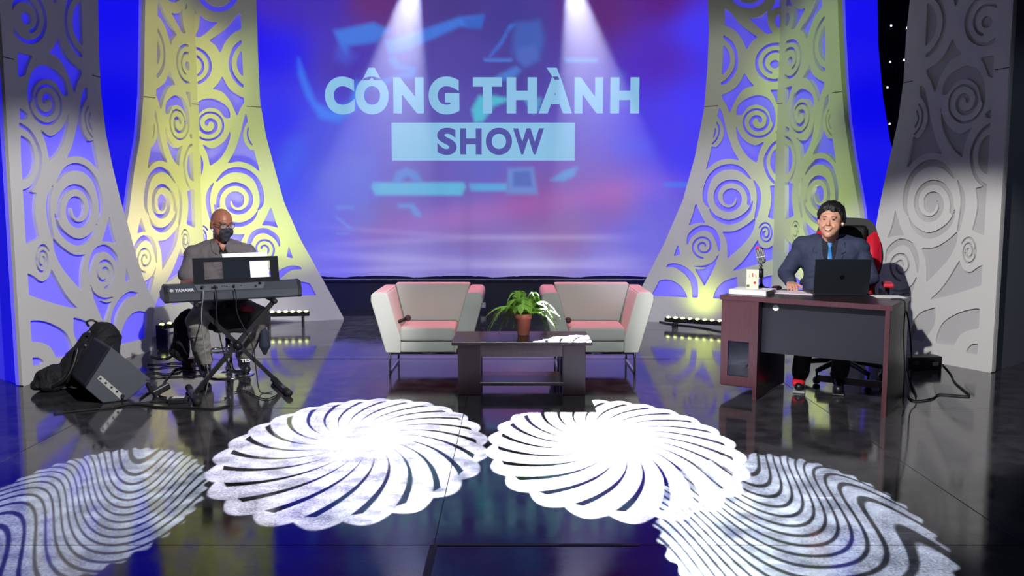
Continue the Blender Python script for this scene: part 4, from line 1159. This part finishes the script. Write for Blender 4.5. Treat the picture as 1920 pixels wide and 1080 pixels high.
# ---------------------------------------------------------------- the host at the desk
def host():
    rz = math.atan2(-.36, .93)                      # local -y looks to the hall
    t = thing('person', 'smiling man in a dark blue suit with a bright blue tie seated behind the desk', 'person', (2.43, 6.52, 0), -math.atan2(.36, .93) )
    J = dict(pelvis=V(0, .06, .60), chest=V(0, -.01, .93), neck=V(0, -.05, 1.10),
             sho_r=V(-.195, -.01, 1.045), sho_l=V(.195, -.01, 1.045), elb_r=V(-.315, .0, .835), elb_l=V(.30, -.02, .82),
             wri_r=V(-.265, -.205, .785), wri_l=V(.17, -.16, .775),
             hip_r=V(-.10, .02, .55), hip_l=V(.10, .02, .55), knee_r=V(-.13, -.40, .50), knee_l=V(.15, -.38, .50), ank_r=V(-.17, -.30, .12), ank_l=V(.10, -.28, .12))
    H = Matrix.Translation((0, -.125, 1.243)) @ Matrix.Rotation(math.radians(3), 4, 'Y') @ Matrix.Rotation(math.radians(-8), 4, 'Z')
    bm = nb(); torso(bm, J, -.012); limbs(bm, J, -.008)
    cap(bm, J['neck'], H @ V(0, .02, -.06), .062, .058); head_el(bm, H, 1.08)
    # hands: right one flat on the papers
    hand_el(bm, J['wri_r'] + V(.0, -.01, -.004), (.16, -1, -.12), (0, -.1, -1), (1, .1, 0), .30, .19)
    hand_el(bm, J['wri_l'] + V(0, -.01, 0), (-.2, -1, -.05), (0, 0, -1), (-1, .1, 0), .35, .19)
    for s in 'rl':
        a = J['ank_' + s]; cap(bm, a + V(0, .02, -.07), a + V(0, -.14, -.085), .03, .025)
    me = fuse(bm, .0048, 3); me_body = me; body = link('body', me, SKIN, t, smooth=True); hv = bvh_of(me)
    # jacket
    bm = nb(); torso(bm, J, .022, 1.08); limbs(bm, J, .018, legs=False, upto=.93)
    for s in (-1, 1):
        ball(bm, (s * .21, -.005, 1.045), (.072, .072, .062), 16); cap(bm, (s * .10, .0, 1.07), (s * .2, .0, 1.06), .075, .062)
        cap(bm, (s * .09, -.06, .62), (s * .09, -.06, .9), .09, .09)
    me = crease(fuse(bm, .008, 8), .0045, (10, 10, 12), 2.0)
    SUIT = mat('suit_navy', (58, 64, 88), .8, spec=.25, noise=(30, .12), bump=(25, .25))
    jk = link('jacket', me, SUIT, t, smooth=True); jv = bvh_of(me)
    TH = Matrix.Translation((0, 0, 0))
    SH = mat('shirt_dark', (16, 18, 34), .8)
    patch('shirt', jv, TH, [(-.062, 1.12), (.062, 1.12), (.052, 1.03), (.012, .86), (-.002, .86), (-.045, 1.0)], SH, t, .001, .004, .006)
    sv = jv
    patch('tie', jv, TH, [(-.018, 1.085), (.018, 1.085), (.010, 1.05), (.026, .93), (.010, .87), (-.014, .93), (-.008, 1.05)], mat('tie_blue', (46, 124, 196), .45), t, .006, .006, .004)
    for s in (-1, 1):
        patch('lapel', jv, TH, [(s * .060, 1.125), (s * .098, 1.10), (s * .118, 1.02), (s * .085, 1.005), (s * .098, .985), (s * .012, .85), (s * .004, .86), (s * .046, 1.0)][::s], SUIT, jk, .003, .006, .006)
    bm = nb(); tube(bm, [(.065 * math.cos(a) , -.045 + .062 * math.sin(a), 1.112 + .012 * math.sin(a)) for a in np.linspace(-.3 * PI, 1.3 * PI, 16)], .016, n=8, smooth=False)
    link('collar', bm, SH, t, smooth=True)
    # trousers, shoes
    bm = nb(); ball(bm, J['pelvis'] + V(0, 0, -.03), (.17, .14, .10), 20); limbs(bm, J, .016, arms=False)
    link('trousers', crease(fuse(bm, .009, 6), .005, (9, 9, 22), 1.0), mat('trousers_dark', (20, 22, 32), .85, bump=(25, .3)), t, smooth=True)
    for s, cc in (('r', 0), ('l', 1)):
        a = J['ank_' + s]; bm = nb(); cap(bm, a + V(0, .03, -.065), a + V(0, -.15, -.083), .040, .033); cap(bm, a + V(0, .01, -.02), a + V(0, -.05, -.06), .046, .04)
        me = fuse(bm, .006, 4); sh = link('shoe', me, mat('shoe_black', (18, 18, 22), .4), t, smooth=True)
        bm = nb(); bx(bm, a + V(0, -.065, -.113), (.085, .28, .014), bev=.006); link('sole', bm, mat('sole_grey', (150, 150, 156), .6) if s == 'r' else BLACK, sh)
        if s == 'r':
            bm = nb(); cap(bm, a + V(-.022, -.03, -.03), a + V(-.028, -.12, -.065), .028, .024); cap(bm, a + V(.01, -.10, -.062), a + V(.0, -.15, -.078), .031, .028)
            link('red_panel', fuse(bm, .006, 3), mat('shoe_red', (205, 30, 50), .5), sh, smooth=True)
    # face
    DK = mat('brow_dark', (44, 28, 26), .7)
    for s in (-1, 1):
        patch('eyebrow', hv, H, [(s * .014, .036), (s * .030, .044), (s * .052, .038), (s * .053, .035), (s * .032, .039), (s * .015, .031)][::s], DK, body, .0005, .0015, .0015)
        e = patch('eye', hv, H, ell(s * .032, .016, .013, .0040, 12, -s * .12), mat('eye_dark', (36, 22, 20), .3), body, .0004, .0012, .0014)
        patch('cheek_fold', hv, H, [(s * .022, -.026), (s * .038, -.046), (s * .037, -.050), (s * .019, -.030)][::s], mat('skin_fold', (168, 100, 84), .6), body, .0001, .0008, .0015)
    mo = patch('mouth', hv, H, [(-.032, -.046), (-.016, -.052), (0, -.053), (.016, -.052), (.032, -.046), (.020, -.063), (0, -.068), (-.020, -.063)], mat('lip_dark', (130, 52, 50), .5), body, .0004, .0014, .0015)
    patch('teeth', hv, H, [(-.022, -.051), (0, -.055), (.022, -.051), (.014, -.060), (0, -.062), (-.014, -.060)], mat('teeth', (240, 232, 222), .3), mo, .002, .001, .0014)
    # hair: grown off the scalp of the head itself
    hair_cap(me_body, H, t, mat('hair_black', (18, 15, 17), .5, bump=(120, .6)))
    bm = nb(); ball(bm, H @ V(.088, -.002, -.012), .008, 8); link('earpiece', bm, PAPER, t, smooth=True)
host()

def gaming_chair():
    t = thing('gaming_chair', 'black and red high backed swivel chair behind the host', 'chair', (2.60, 6.62, .03), -math.radians(20))
    BL = mat('chair_leather', (22, 22, 24), .5, spec=.3, bump=(60, .1)); RD = mat('chair_red', (206, 28, 52), .5, bump=(60, .1))
    def back(pts, y0, y1, bev=.012):
        bm = nb(); pts = catmull_closed(pts, 4); prism(bm, [(x, y0, z) for x, z in pts], (0, y1 - y0, 0))
        return bm
    R = Matrix.Translation((0, .20, .50)) @ Matrix.Rotation(math.radians(-8), 4, 'X')
    def tr(bm): bmesh.ops.transform(bm, matrix=R, verts=bm.verts); return bm
    bm = nb()
    out = [(-.20, 0), (.20, 0), (.225, .18), (.275, .38), (.27, .50), (.235, .60), (.20, .69), (.12, .735), (-.12, .735), (-.20, .69), (-.235, .60), (-.27, .50), (-.275, .38), (-.225, .18)]
    prism(bm, [(x, 0, z) for x, z in catmull_closed(out, 4)], (0, .07, 0)); link('backrest', tr(bm), BL, t)
    for s in (-1, 1):
        bm = nb(); w = [(.165, .05), (.20, .05), (.225, .2), (.265, .39), (.258, .52), (.215, .64), (.120, .55), (.115, .46), (.150, .38), (.165, .25)]
        prism(bm, [(s * x, -.045, z) for x, z in w], (0, .05, 0)); bmesh.ops.bevel(bm, geom=bm.edges[:], offset=.012, segments=3, affect='EDGES')
        link('side_bolster', tr(bm), RD, t, smooth=True)
    bm = nb(); bx(bm, (0, -.02, .3), (.29, .05, .50), bev=.02); link('back_cushion', tr(bm), BL, t, smooth=True)
    bm = nb(); bx(bm, (0, -.035, .60), (.30, .07, .15), bev=.03, seg=3); link('headrest', tr(bm), BL, t, smooth=True)
    bm = nb(); bx(bm, (0, .0, .46), (.48, .46, .09), bev=.03, seg=3); link('seat', bm, BL, t, smooth=True)
    for s in (-1, 1):
        bm = nb(); bx(bm, (s * .30, .0, .73), (.075, .27, .03), bev=.01); a = link('armrest', bm, RD if s > 0 else BL, t)
        bm = nb(); bx(bm, (s * .30, .02, .59), (.03, .07, .26)); bx(bm, (s * .26, .02, .45), (.10, .07, .02)); link('support', bm, BLACK, a)
    bm = nb(); cyl(bm, (0, 0, .07), (0, 0, .42), .028, n=18); link('column', bm, BLACKM, t, smooth=True)
    for k in range(5):
        a = 2 * PI * k / 5 + .3; c, s = math.cos(a), math.sin(a)
        bm = nb(); tube(bm, [(0, 0, .12), (.15 * c, .15 * s, .105), (.31 * c, .31 * s, .07)], lambda q: .028 - .010 * q, n=8); l = link('leg', bm, mat('chair_base', (60, 30, 36), .35), t, smooth=True)
        bm = nb(); p = Vector((.31 * c, .31 * s, .028)); p.z = -.002; cyl(bm, p + V(-.016 * s, .016 * c, 0), p - V(-.016 * s, .016 * c, 0), .027, n=16); cyl(bm, p, p + V(0, 0, .07), .008, n=8); link('castor', bm, BLACK, l, smooth=True)
gaming_chair()

# ---------------------------------------------------------------- the keyboard player
def player():
    t = thing('person', 'bald man with glasses, black face mask and grey short sleeved shirt playing the keyboard', 'person', (-2.335, 6.83, 0), math.atan2(.46, .89))
    J = dict(pelvis=V(0, .05, .60), chest=V(0, -.01, .90), neck=V(0, -.035, 1.065),
             sho_r=V(-.205, -.01, .965), sho_l=V(.205, -.01, .965), elb_r=V(-.285, -.06, .745), elb_l=V(.285, -.08, .75),
             wri_r=V(-.20, -.275, .80), wri_l=V(.18, -.275, .80),
             hip_r=V(-.11, .0, .54), hip_l=V(.11, .0, .54), knee_r=V(-.25, -.36, .49), knee_l=V(.24, -.30, .49), ank_r=V(-.17, -.12, .13), ank_l=V(.15, .0, .13))
    H = Matrix.Translation((.005, -.085, 1.205)) @ Matrix.Rotation(math.radians(16), 4, 'Z') @ Matrix.Rotation(math.radians(14), 4, 'X')
    bm = nb(); torso(bm, J, -.012, 1.04); limbs(bm, J, -.004)
    cap(bm, J['neck'], H @ V(0, .02, -.06), .060, .056); head_el(bm, H, 1.02)
    for s, sg in (('r', 1), ('l', -1)):
        hand_el(bm, J['wri_' + s], (-.1 * -sg, -1, -.08), (0, -.05, -1), (sg, .1, 0), .42, .18)
        a = J['ank_' + s]; cap(bm, a + V(0, .02, -.07), a + V(0, -.12, -.085), .03, .025)
    me = fuse(bm, .0048, 3); body = link('body', me, SKIN2, t, smooth=True); hv = bvh_of(me)
    bm = nb(); torso(bm, J, .022, 1.06)
    for s in (-1, 1):
        ball(bm, (s * .210, -.005, .960), (.066, .066, .060), 16)
        S = J['sho_l' if s > 0 else 'sho_r']; E_ = J['elb_l' if s > 0 else 'elb_r']; cap(bm, S, S.lerp(E_, .66), .068, .070)
        cap(bm, (s * .09, -.04, .60), (s * .09, -.05, .85), .10, .10); cap(bm, (s * .07, .0, 1.04), (s * .18, .0, .985), .056, .062)
    me = crease(fuse(bm, .008, 7), .0055, (12, 12, 12), 5.0); SG = mat('shirt_grey', (104, 98, 102), .85, noise=(20, .10), bump=(18, .45)); sh = link('shirt', me, SG, t, smooth=True); jv = bvh_of(me)
    I = Matrix.Identity(4)
    patch('undershirt', jv, I, [(-.05, 1.08), (.05, 1.08), (.035, 1.0), (.004, .94), (-.004, .94), (-.035, 1.0)], BLACK, t, .001, .004, .006)
    patch('neck_skin', jv, I, [(-.03, 1.085), (.03, 1.085), (.012, 1.02), (0, 1.005), (-.012, 1.02)], SKIN2, body, .004, .005, .005)
    for s in (-1, 1):
        patch('collar', jv, I, [(s * .045, 1.10), (s * .085, 1.075), (s * .080, 1.0), (s * .045, .975), (s * .022, 1.02)][::s], SG, sh, .004, .006, .006)
    patch('placket', jv, I, [(-.014, .95), (.014, .95), (.014, .66), (-.014, .66)], SG, sh, .002, .004, .007)
    # trousers
    bm = nb(); ball(bm, J['pelvis'] + V(0, 0, -.03), (.175, .145, .10), 20)
    for s in 'rl':
        cap(bm, J['hip_' + s], J['knee_' + s], .100, .078); cap(bm, J['knee_' + s], J['ank_' + s] + V(0, 0, .02), .076, .064)
    link('trousers', crease(fuse(bm, .009, 6), .005, (9, 9, 22), 1.0), mat('trousers_grey', (150, 146, 140), .85, noise=(8, .18), bump=(14, .6)), t, smooth=True)
    for s, w in (('r', 'TA'), ('l', 'TES')):
        a = J['ank_' + s]; bm = nb(); cap(bm, a + V(0, .03, -.068), a + V(0, -.13, -.085), .042, .034); cap(bm, a + V(0, .0, -.02), a + V(0, -.05, -.06), .05, .044)
        so = link('shoe', fuse(bm, .006, 4), BLACK, t, smooth=True)
        text_mesh(w, .024 * len(w), .028, PAPER, 'shoe_lettering', so, Matrix.Translation(a + V(-.012 * len(w), -.108, -.03)) @ Matrix.Rotation(math.radians(62), 4, 'X'), .03)
    # mask, glasses
    MK = mat('mask_black', (58, 58, 70), .85, bump=(90, .2))
    mk = patch('face_mask', hv, H, [(-.058, -.012), (-.03, .0), (0, .012), (.03, .0), (.058, -.012), (.062, -.05), (.045, -.095), (.02, -.118), (-.02, -.118), (-.045, -.095), (-.062, -.05)], MK, t, .007, .005, .004, soften=14)
    for s in (-1, 1):
        bm = nb(); tube(bm, [H @ V(s * .056, -.055, -.02), H @ V(s * .074, -.02, -.01), H @ V(s * .090, .02, .012)], .0022, n=6); tube(bm, [H @ V(s * .058, -.05, -.07), H @ V(s * .075, -.015, -.05), H @ V(s * .088, .025, -.022)], .0022, n=6)
        link('ear_loop', bm, mat('loop_grey', (150, 150, 150), .6), mk, smooth=True)
    g = None
    FRM = mat('glasses_frame', (52, 34, 34), .3, metal=.3)
    bm = nb()
    for s in (-1, 1):
        tube(bm, [H @ V(s * .034 + .027 * math.cos(a), -.104 + .008 * abs(math.cos(a)), .018 + .019 * math.sin(a)) for a in np.linspace(0, 2 * PI, 22)], .0022, n=6, smooth=False)
        tube(bm, [H @ V(s * .061, -.098, .024), H @ V(s * .084, -.04, .022), H @ V(s * .088, .02, .012)], .0022, n=6)
    tube(bm, [H @ V(-.008, -.106, .022), H @ V(0, -.109, .026), H @ V(.008, -.106, .022)], .0024, n=6)
    g = link('glasses', bm, FRM, t, smooth=True)
    for s in (-1, 1):
        bm = nb(); c = H @ V(s * .034, -.101, .018); q = H.to_3x3() @ V(0, 1, 0); lathe_pts = [c + H.to_3x3() @ V(.025 * math.cos(a), 0, .0175 * math.sin(a)) for a in np.linspace(0, 2 * PI, 21)[:-1]]
        prism(bm, lathe_pts, q * .0012); link('lens', bm, mat('glasses_lens', (200, 205, 215), .05, alpha=.22), g)
        patch('eyebrow', hv, H, [(s * .014, .042), (s * .032, .050), (s * .054, .042), (s * .053, .038), (s * .032, .044), (s * .015, .037)][::s], mat('brow_dark', (44, 28, 26), .7), body, .0005, .0015, .0015)
        patch('eye', hv, H, ell(s * .034, .018, .013, .0045, 12), mat('eye_dark', (36, 22, 20), .3), body, .0004, .0012, .0014)
player()

def stool():
    p = (-2.29, 6.80, 0); t = thing('bar_stool', 'chrome bar stool with a round foot plate under the masked keyboard player', 'stool', p)
    bm = nb(); lathe(bm, [(.20, 0), (.202, .006), (.19, .012), (.12, .022), (.05, .034), (.034, .06), (.031, .10)], n=44); link('base', bm, CHROME, t, smooth=True)
    bm = nb(); cyl(bm, (0, 0, .06), (0, 0, .30), .030, n=24); cyl(bm, (0, 0, .3), (0, 0, .43), .020, n=20); link('column', bm, CHROME, t, smooth=True)
    bm = nb(); tube(bm, [(.0, -.03, .22), (.10, -.06, .22), (.13, -.16, .22), (0, -.22, .22), (-.13, -.16, .22), (-.10, -.06, .22), (0, -.03, .22)], .010, n=8); link('footrest', bm, CHROME, t, smooth=True)
    bm = nb(); lathe(bm, [(.05, .42), (.17, .425), (.19, .44), (.19, .475), (.175, .49), (.0, .492)], n=36); link('seat', bm, mat('seat_black', (18, 18, 20), .45), t, smooth=True)
stool()
def jacket():
    t = thing('draped_jacket', 'black jacket with red lining draped over the stool under the keyboard', 'jacket', (-2.30, 6.70, 0), math.atan2(.46, .89))
    bm = nb()
    cap(bm, (-.16, -.02, .46), (.16, -.02, .46), .07, .07); cap(bm, (-.16, -.12, .50), (.14, -.14, .50), .06, .06)
    cap(bm, (-.25, .02, .50), (-.33, .03, .24), .055, .06); cap(bm, (-.30, .02, .46), (-.30, .04, .20), .05, .05); cap(bm, (-.18, .0, .47), (-.27, .02, .5), .06, .05)
    cap(bm, (-.05, -.14, .42), (.12, -.14, .42), .04, .05)
    cl = link('cloth', crease(fuse(bm, .01, 5), .007, (9, 9, 14), 7.0), mat('jacket_black', (16, 17, 24), .9, bump=(20, .6)), t, smooth=True)
    bm = nb(); cap(bm, (.15, -.17, .565), (.23, -.16, .53), .035, .022); link('lining', fuse(bm, .008, 3), mat('lining_red', (130, 18, 42), .7), t, smooth=True)
    bm = nb(); cap(bm, (.27, -.16, .52), (.29, -.165, .42), .014, .016); cap(bm, (.29, -.165, .42), (.295, -.165, .26), .018, .046); cap(bm, (.295, -.165, .26), (.295, -.165, .20), .046, .020)
    link('sleeve', fuse(bm, .007, 3), mat('sleeve_blue', (36, 42, 62), .8), t, smooth=True)
jacket()

# ================================================================== STAGE LAMPS AND LIGHT
def look(o, tgt):
    d = Vector(tgt) - o.location; o.rotation_euler = d.to_track_quat('-Z', 'Y').to_euler()
def spot(name, loc, tgt, power, size, blend, colr, r=.05):
    l = bpy.data.lights.new(name, 'SPOT'); l.energy = power; l.spot_size = math.radians(size); l.spot_blend = blend; l.color = colr; l.shadow_soft_size = r
    o = bpy.data.objects.new(name, l); col.objects.link(o); o.location = loc; look(o, tgt); return o
def area(name, loc, tgt, power, sx, sy, colr):
    l = bpy.data.lights.new(name, 'AREA'); l.energy = power; l.shape = 'RECTANGLE'; l.size = sx; l.size_y = sy; l.color = colr
    o = bpy.data.objects.new(name, l); col.objects.link(o); o.location = loc; look(o, tgt); return o

def gobo(o, kind, half, n=24, seed=0.0, spin=0.0):
    """a metal pattern wheel in the lamp: works on the direction the light leaves in"""
    l = o.data; l.use_nodes = True; nt = l.node_tree; N = nt.nodes.new; L = nt.links.new
    em = [x for x in nt.nodes if x.type == 'EMISSION'][0]
    tc = N('ShaderNodeTexCoord'); sx = N('ShaderNodeSeparateXYZ'); L(tc.outputs['Normal'], sx.inputs[0])
    def M(op, a, b=None, c=None):
        m = N('ShaderNodeMath'); m.operation = op
        for i, v in enumerate((a, b, c)):
            if v is None: continue
            if isinstance(v, (int, float)): m.inputs[i].default_value = v
            else: L(v, m.inputs[i])
        return m.outputs[0]
    k = 1.0 / math.tan(math.radians(half))
    u = M('MULTIPLY', M('DIVIDE', sx.outputs[0], sx.outputs[2]), k); v = M('MULTIPLY', M('DIVIDE', sx.outputs[1], sx.outputs[2]), k)
    r = M('SQRT', M('ADD', M('MULTIPLY', u, u), M('MULTIPLY', v, v)))
    th = M('ARCTAN2', v, u)
    if kind == 'swirl':
        ph = M('ADD', M('MULTIPLY', th, float(n)), M('ADD', M('MULTIPLY', r, 24.0 * spin), seed))
        s = M('SINE', ph)
        # thin dark blades, wider in the middle of the radius, gone near the hub
        wdt = M('SUBTRACT', .93, M('MULTIPLY', M('SUBTRACT', r, .30), .58))
        wdt = M('MAXIMUM', wdt, .55)
        wdt = M('ADD', wdt, M('MULTIPLY', M('GREATER_THAN', r, .90), 2.0))
        dark = M('DIVIDE', M('SUBTRACT', s, wdt), .16); dark = M('MINIMUM', M('MAXIMUM', dark, 0.0), 1.0)
        hub = M('MINIMUM', M('MAXIMUM', M('DIVIDE', M('SUBTRACT', r, .22), .12), 0.0), 1.0)
        lit = M('SUBTRACT', 1.0, M('MULTIPLY', dark, hub))
        rimph = M('ADD', M('MULTIPLY', th, float(n)), 24.0 * spin * .97 + seed)
        edge = M('ADD', .948, M('MULTIPLY', M('ABSOLUTE', M('SINE', M('SUBTRACT', M('MULTIPLY', rimph, .5), PI / 4))), .052))
        inside = M('MINIMUM', M('MAXIMUM', M('DIVIDE', M('SUBTRACT', edge, r), .012), 0.0), 1.0)
        out = M('MULTIPLY', lit, inside)
        fall = M('SUBTRACT', 1.35, M('MULTIPLY', r, .6))
        out = M('MULTIPLY', out, fall)
    else:
        # lines bent like wood grain
        a = M('ADD', M('MULTIPLY', u, 3.9), seed); b = M('ADD', M('MULTIPLY', v, 2.4), seed * .7)
        w = M('ADD', M('MULTIPLY', M('SINE', a), .40), M('MULTIPLY', M('SINE', M('ADD', b, M('MULTIPLY', u, 2.6))), .28))
        w = M('ADD', w, M('MULTIPLY', M('SINE', M('ADD', M('MULTIPLY', u, 6.0), M('MULTIPLY', v, 3.0))), .07))
        s = M('SINE', M('MULTIPLY', M('ADD', M('ADD', v, M('MULTIPLY', u, .25)), w), 46.0))
        dark = M('MINIMUM', M('MAXIMUM', M('DIVIDE', M('SUBTRACT', s, .38), .35), 0.0), 1.0)
        inside = M('MINIMUM', M('MAXIMUM', M('DIVIDE', M('SUBTRACT', M('ADD', .95, M('MULTIPLY', M('SINE', M('MULTIPLY', th, 40.0)), .022)), r), .02), 0.0), 1.0)
        out = M('MULTIPLY', M('SUBTRACT', 1.0, M('MULTIPLY', dark, .93)), inside)
        out = M('MULTIPLY', out, M('SUBTRACT', 1.15, M('MULTIPLY', r, .45)))
    L(out, em.inputs['Strength'])

def lamp_fixture(loc, tgt, label):
    """moving head lamp hung from the ceiling"""
    loc = Vector(loc); d = (Vector(tgt) - loc).normalized()
    t = thing('moving_head_lamp', label, 'stage lamp', (loc.x, loc.y, loc.z), 0, 'beam lamps hung over the screen')
    bm = nb(); cyl(bm, -d * .30, -d * .02, .09, .085, n=24); link('head', bm, BLACKM, t, smooth=False)
    bm = nb(); cyl(bm, -d * .02, d * .0, .075, n=24); link('lens', bm, mat('lamp_lens', (255, 255, 255), .2, emit=(225, 232, 255), es=12.0), t)
    bm = nb(); c = -d * .18
    for s in (-1, 1): bx(bm, (s * .12, c.y, c.z + .12), (.02, .06, .34))
    bx(bm, (0, c.y, c.z + .30), (.28, .12, .06)); cyl(bm, (0, c.y, c.z + .3), (0, c.y, 5.06 - loc.z), .03, n=12)
    link('yoke', bm, BLACKM, t)
    return t
WHT = (.86, .90, 1.0)
lamps = [  # source, centre of the pattern on the floor, kind, half angle
 (Vector((-1.08, 10.05, 4.15)), Vector((-.895, 4.91, 0)), 'swirl', 6.55, 120000, 1, .3, 'lamp left of the title throwing a swirl pattern'),
 (Vector((.64, 10.05, 4.15)), Vector((.575, 4.91, 0)), 'swirl', 6.25, 260000, 1, 1.1, 'lamp right of the title throwing a swirl pattern'),
 (Vector((-2.95, 9.6, 3.95)), Vector((-1.99, 3.92, 0)), 'wave', 4.45, 50000, 1, .6, 'lamp over the left fretwork tower throwing a wavy pattern'),
 (Vector((2.12, 9.6, 3.95)), Vector((1.23, 3.70, 0)), 'wave', 4.9, 75000, 1, 2.2, 'lamp over the right fretwork tower throwing a wavy pattern')]
def haze_beam(src, tgt, half, label, dens, length):
    d = (tgt - src).normalized(); L = length; r0 = .07; r1 = r0 + math.tan(math.radians(half)) * L
    bm = nb(); cyl(bm, (0, 0, -.05), (0, 0, -L), r0, r1, n=40)
    m = bpy.data.materials.new('stage_haze'); m.use_nodes = True; nt = m.node_tree
    for x in list(nt.nodes):
        if x.type == 'BSDF_PRINCIPLED': nt.nodes.remove(x)
    out = [x for x in nt.nodes if x.type == 'OUTPUT_MATERIAL'][0]
    vs = nt.nodes.new('ShaderNodeVolumeScatter'); vs.inputs['Anisotropy'].default_value = .35; vs.inputs['Color'].default_value = (.9, .9, 1, 1)
    tc = nt.nodes.new('ShaderNodeTexCoord'); sp_ = nt.nodes.new('ShaderNodeSeparateXYZ'); nt.links.new(tc.outputs['Object'], sp_.inputs[0])
    mr = nt.nodes.new('ShaderNodeMapRange'); mr.inputs[1].default_value = -L; mr.inputs[2].default_value = -.3; mr.inputs[3].default_value = 0; mr.inputs[4].default_value = dens
    nt.links.new(sp_.outputs[2], mr.inputs[0]); nt.links.new(mr.outputs[0], vs.inputs['Density']); nt.links.new(vs.outputs[0], out.inputs['Volume'])
    o = link('haze_beam', bm, m); o.location = src; look(o, tgt)
    return tag(o, label, 'light beam', 'hazy light beams in front of the screen', 'stuff')
for i, (s, c, kind, half, pw, spin, seed, lab) in enumerate(lamps):
    lamp_fixture(s, c, 'white hot ' + lab)
    o = spot('beam_lamp', s + (c - s).normalized() * .03, c, pw, half * 2.3, .0, WHT if kind == 'swirl' else (.74, .88, 1.0), .004)
    gobo(o, kind, half, 24, seed, spin)
# soft wide heads next to the beams light the haze in front of the screen
haze_beam(lamps[0][0], Vector((-1.75, 9.3, 0)), 15.5, 'white hazy light beam falling left of the title centre', .20, 3.7)
haze_beam(lamps[1][0], Vector((1.35, 9.3, 0)), 15.5, 'white hazy light beam falling right of the title centre', .20, 3.7)
spot('wash_lamp', lamps[0][0] + V(0, .0, -.03), (-1.75, 9.3, 0), 1700, 31, .35, (.72, .74, 1.0), .03)
spot('wash_lamp', lamps[1][0] + V(0, .0, -.03), (1.35, 9.3, 0), 1700, 31, .35, (.72, .74, 1.0), .03)
spot('wash_lamp', lamps[2][0] + V(-.05, .2, .1), (-3.0, 9.75, 1.2), 160, 34, .8, (.62, .76, 1.0), .05)
spot('wash_lamp', lamps[3][0] + V(-.05, .2, .1), (1.95, 9.9, 1.2), 110, 34, .8, (.55, .62, 1.0), .05)

# front lights: two soft edged heads over the hall; their upper edge cuts across the outer panels
KEY = (1.0, .985, .97)
spot('front_lamp', (-1.7, .8, 4.3), (2.95, 6.6, -.05), 2750, 27, .34, KEY, .05)
spot('front_lamp', (1.7, .8, 4.3), (-3.05, 6.8, .02), 2450, 30, .45, KEY, .05)
spot('front_lamp', (0, -.6, 4.6), (0, 7.2, .2), 880, 28, .6, (.88, .98, .93), .08)
spot('base_fill', (1.1, 1.2, 4.6), (-2.5, 9.8, .5), 1500, 19, .8, (.84, .80, 1.0), .08)  # added lavender fill that brightens the tower bases, no known source
spot('base_fill', (-1.1, 1.2, 4.6), (2.1, 9.7, .6), 1700, 20, .8, (.84, .80, 1.0), .08)
spot('side_fill', (5.6, 2.0, 4.4), (4.3, 7.3, .8), 90, 34, .6, (.66, .74, 1.0), .1)  # added weak fill so the right side board is not black
# pink heads behind and above the armchairs
spot('pink_lamp', (-.2, 9.3, 4.6), (-.68, 7.0, .5), 800, 22, .4, (1.0, .22, .32), .05)
spot('pink_lamp', (.2, 9.3, 4.6), (.69, 7.0, .5), 800, 22, .4, (1.0, .22, .32), .05)
spot('fern_fill', (1.2, 5.2, 4.7), (.09, 6.3, .6), 520, 9, .5, (.95, 1.0, .72), .04)  # added fill to brighten the fern, no known lamp there
# yellow green light of the LED bars climbing the towers
YG = (.80, 1.0, .10)
def up(x, y, tx, ty, tz, p, size=60, c=YG): spot('led_wash', (x, y, .16), (tx, ty, tz), p, size, .9, c, .12)
up(-2.75, 8.7, -2.9, 9.7, 2.4, 90, 90)
up(-2.35, 9.05, -2.5, 9.9, 1.6, 45, 70)
up(-3.05, 8.3, -3.75, 9.0, 2.5, 90, 90, (1.0, .86, .2))
up(2.75, 8.3, 3.2, 8.9, 2.2, 75, 80)
up(2.1, 9.30, 2.2, 9.9, .5, 10, 90)
# added yellow green fill crossing onto the towers to even them, source unseen
spot('tower_fill', (-.9, 4.6, 4.7), (-2.75, 9.6, 2.15), 430, 26, .7, (.72, .98, .34), .08)
spot('tower_fill', (.9, 4.6, 4.7), (2.3, 9.6, 2.2), 300, 26, .7, (.78, .84, .72), .08)
for z_ in (1.25, 2.75):  # added fill on the angled wings, stacked to cover their height
    spot('wing_fill', (.2, 4.8, 4.7), (-3.52, 9.10, z_), 620, 17, .7, (1.0, .93, .08), .08)
    spot('wing_fill', (-.4, 4.6, 4.7), (2.98, 8.75, z_), 560, 17, .7, (.62, 1.0, .20), .08)
# faint bounce in the hall
area('hall_bounce', (0, -1.5, 3.2), (0, 6, 1.0), 26, 8, 3, (.72, .74, 1.0))

w = bpy.data.worlds.new('world'); scn.world = w; w.use_nodes = True
w.node_tree.nodes['Background'].inputs[0].default_value = (.010, .010, .03, 1); w.node_tree.nodes['Background'].inputs[1].default_value = 1.0
vs = scn.view_settings; vs.view_transform = 'Standard'; vs.look = 'None'; vs.exposure = 0.0; vs.gamma = 1.0; vs.use_curve_mapping = False
cy_ = scn.cycles; cy_.use_denoising = True; cy_.max_bounces = 6; cy_.volume_bounces = 0; cy_.sample_clamp_indirect = 6.0; cy_.caustics_reflective = False; cy_.caustics_refractive = False
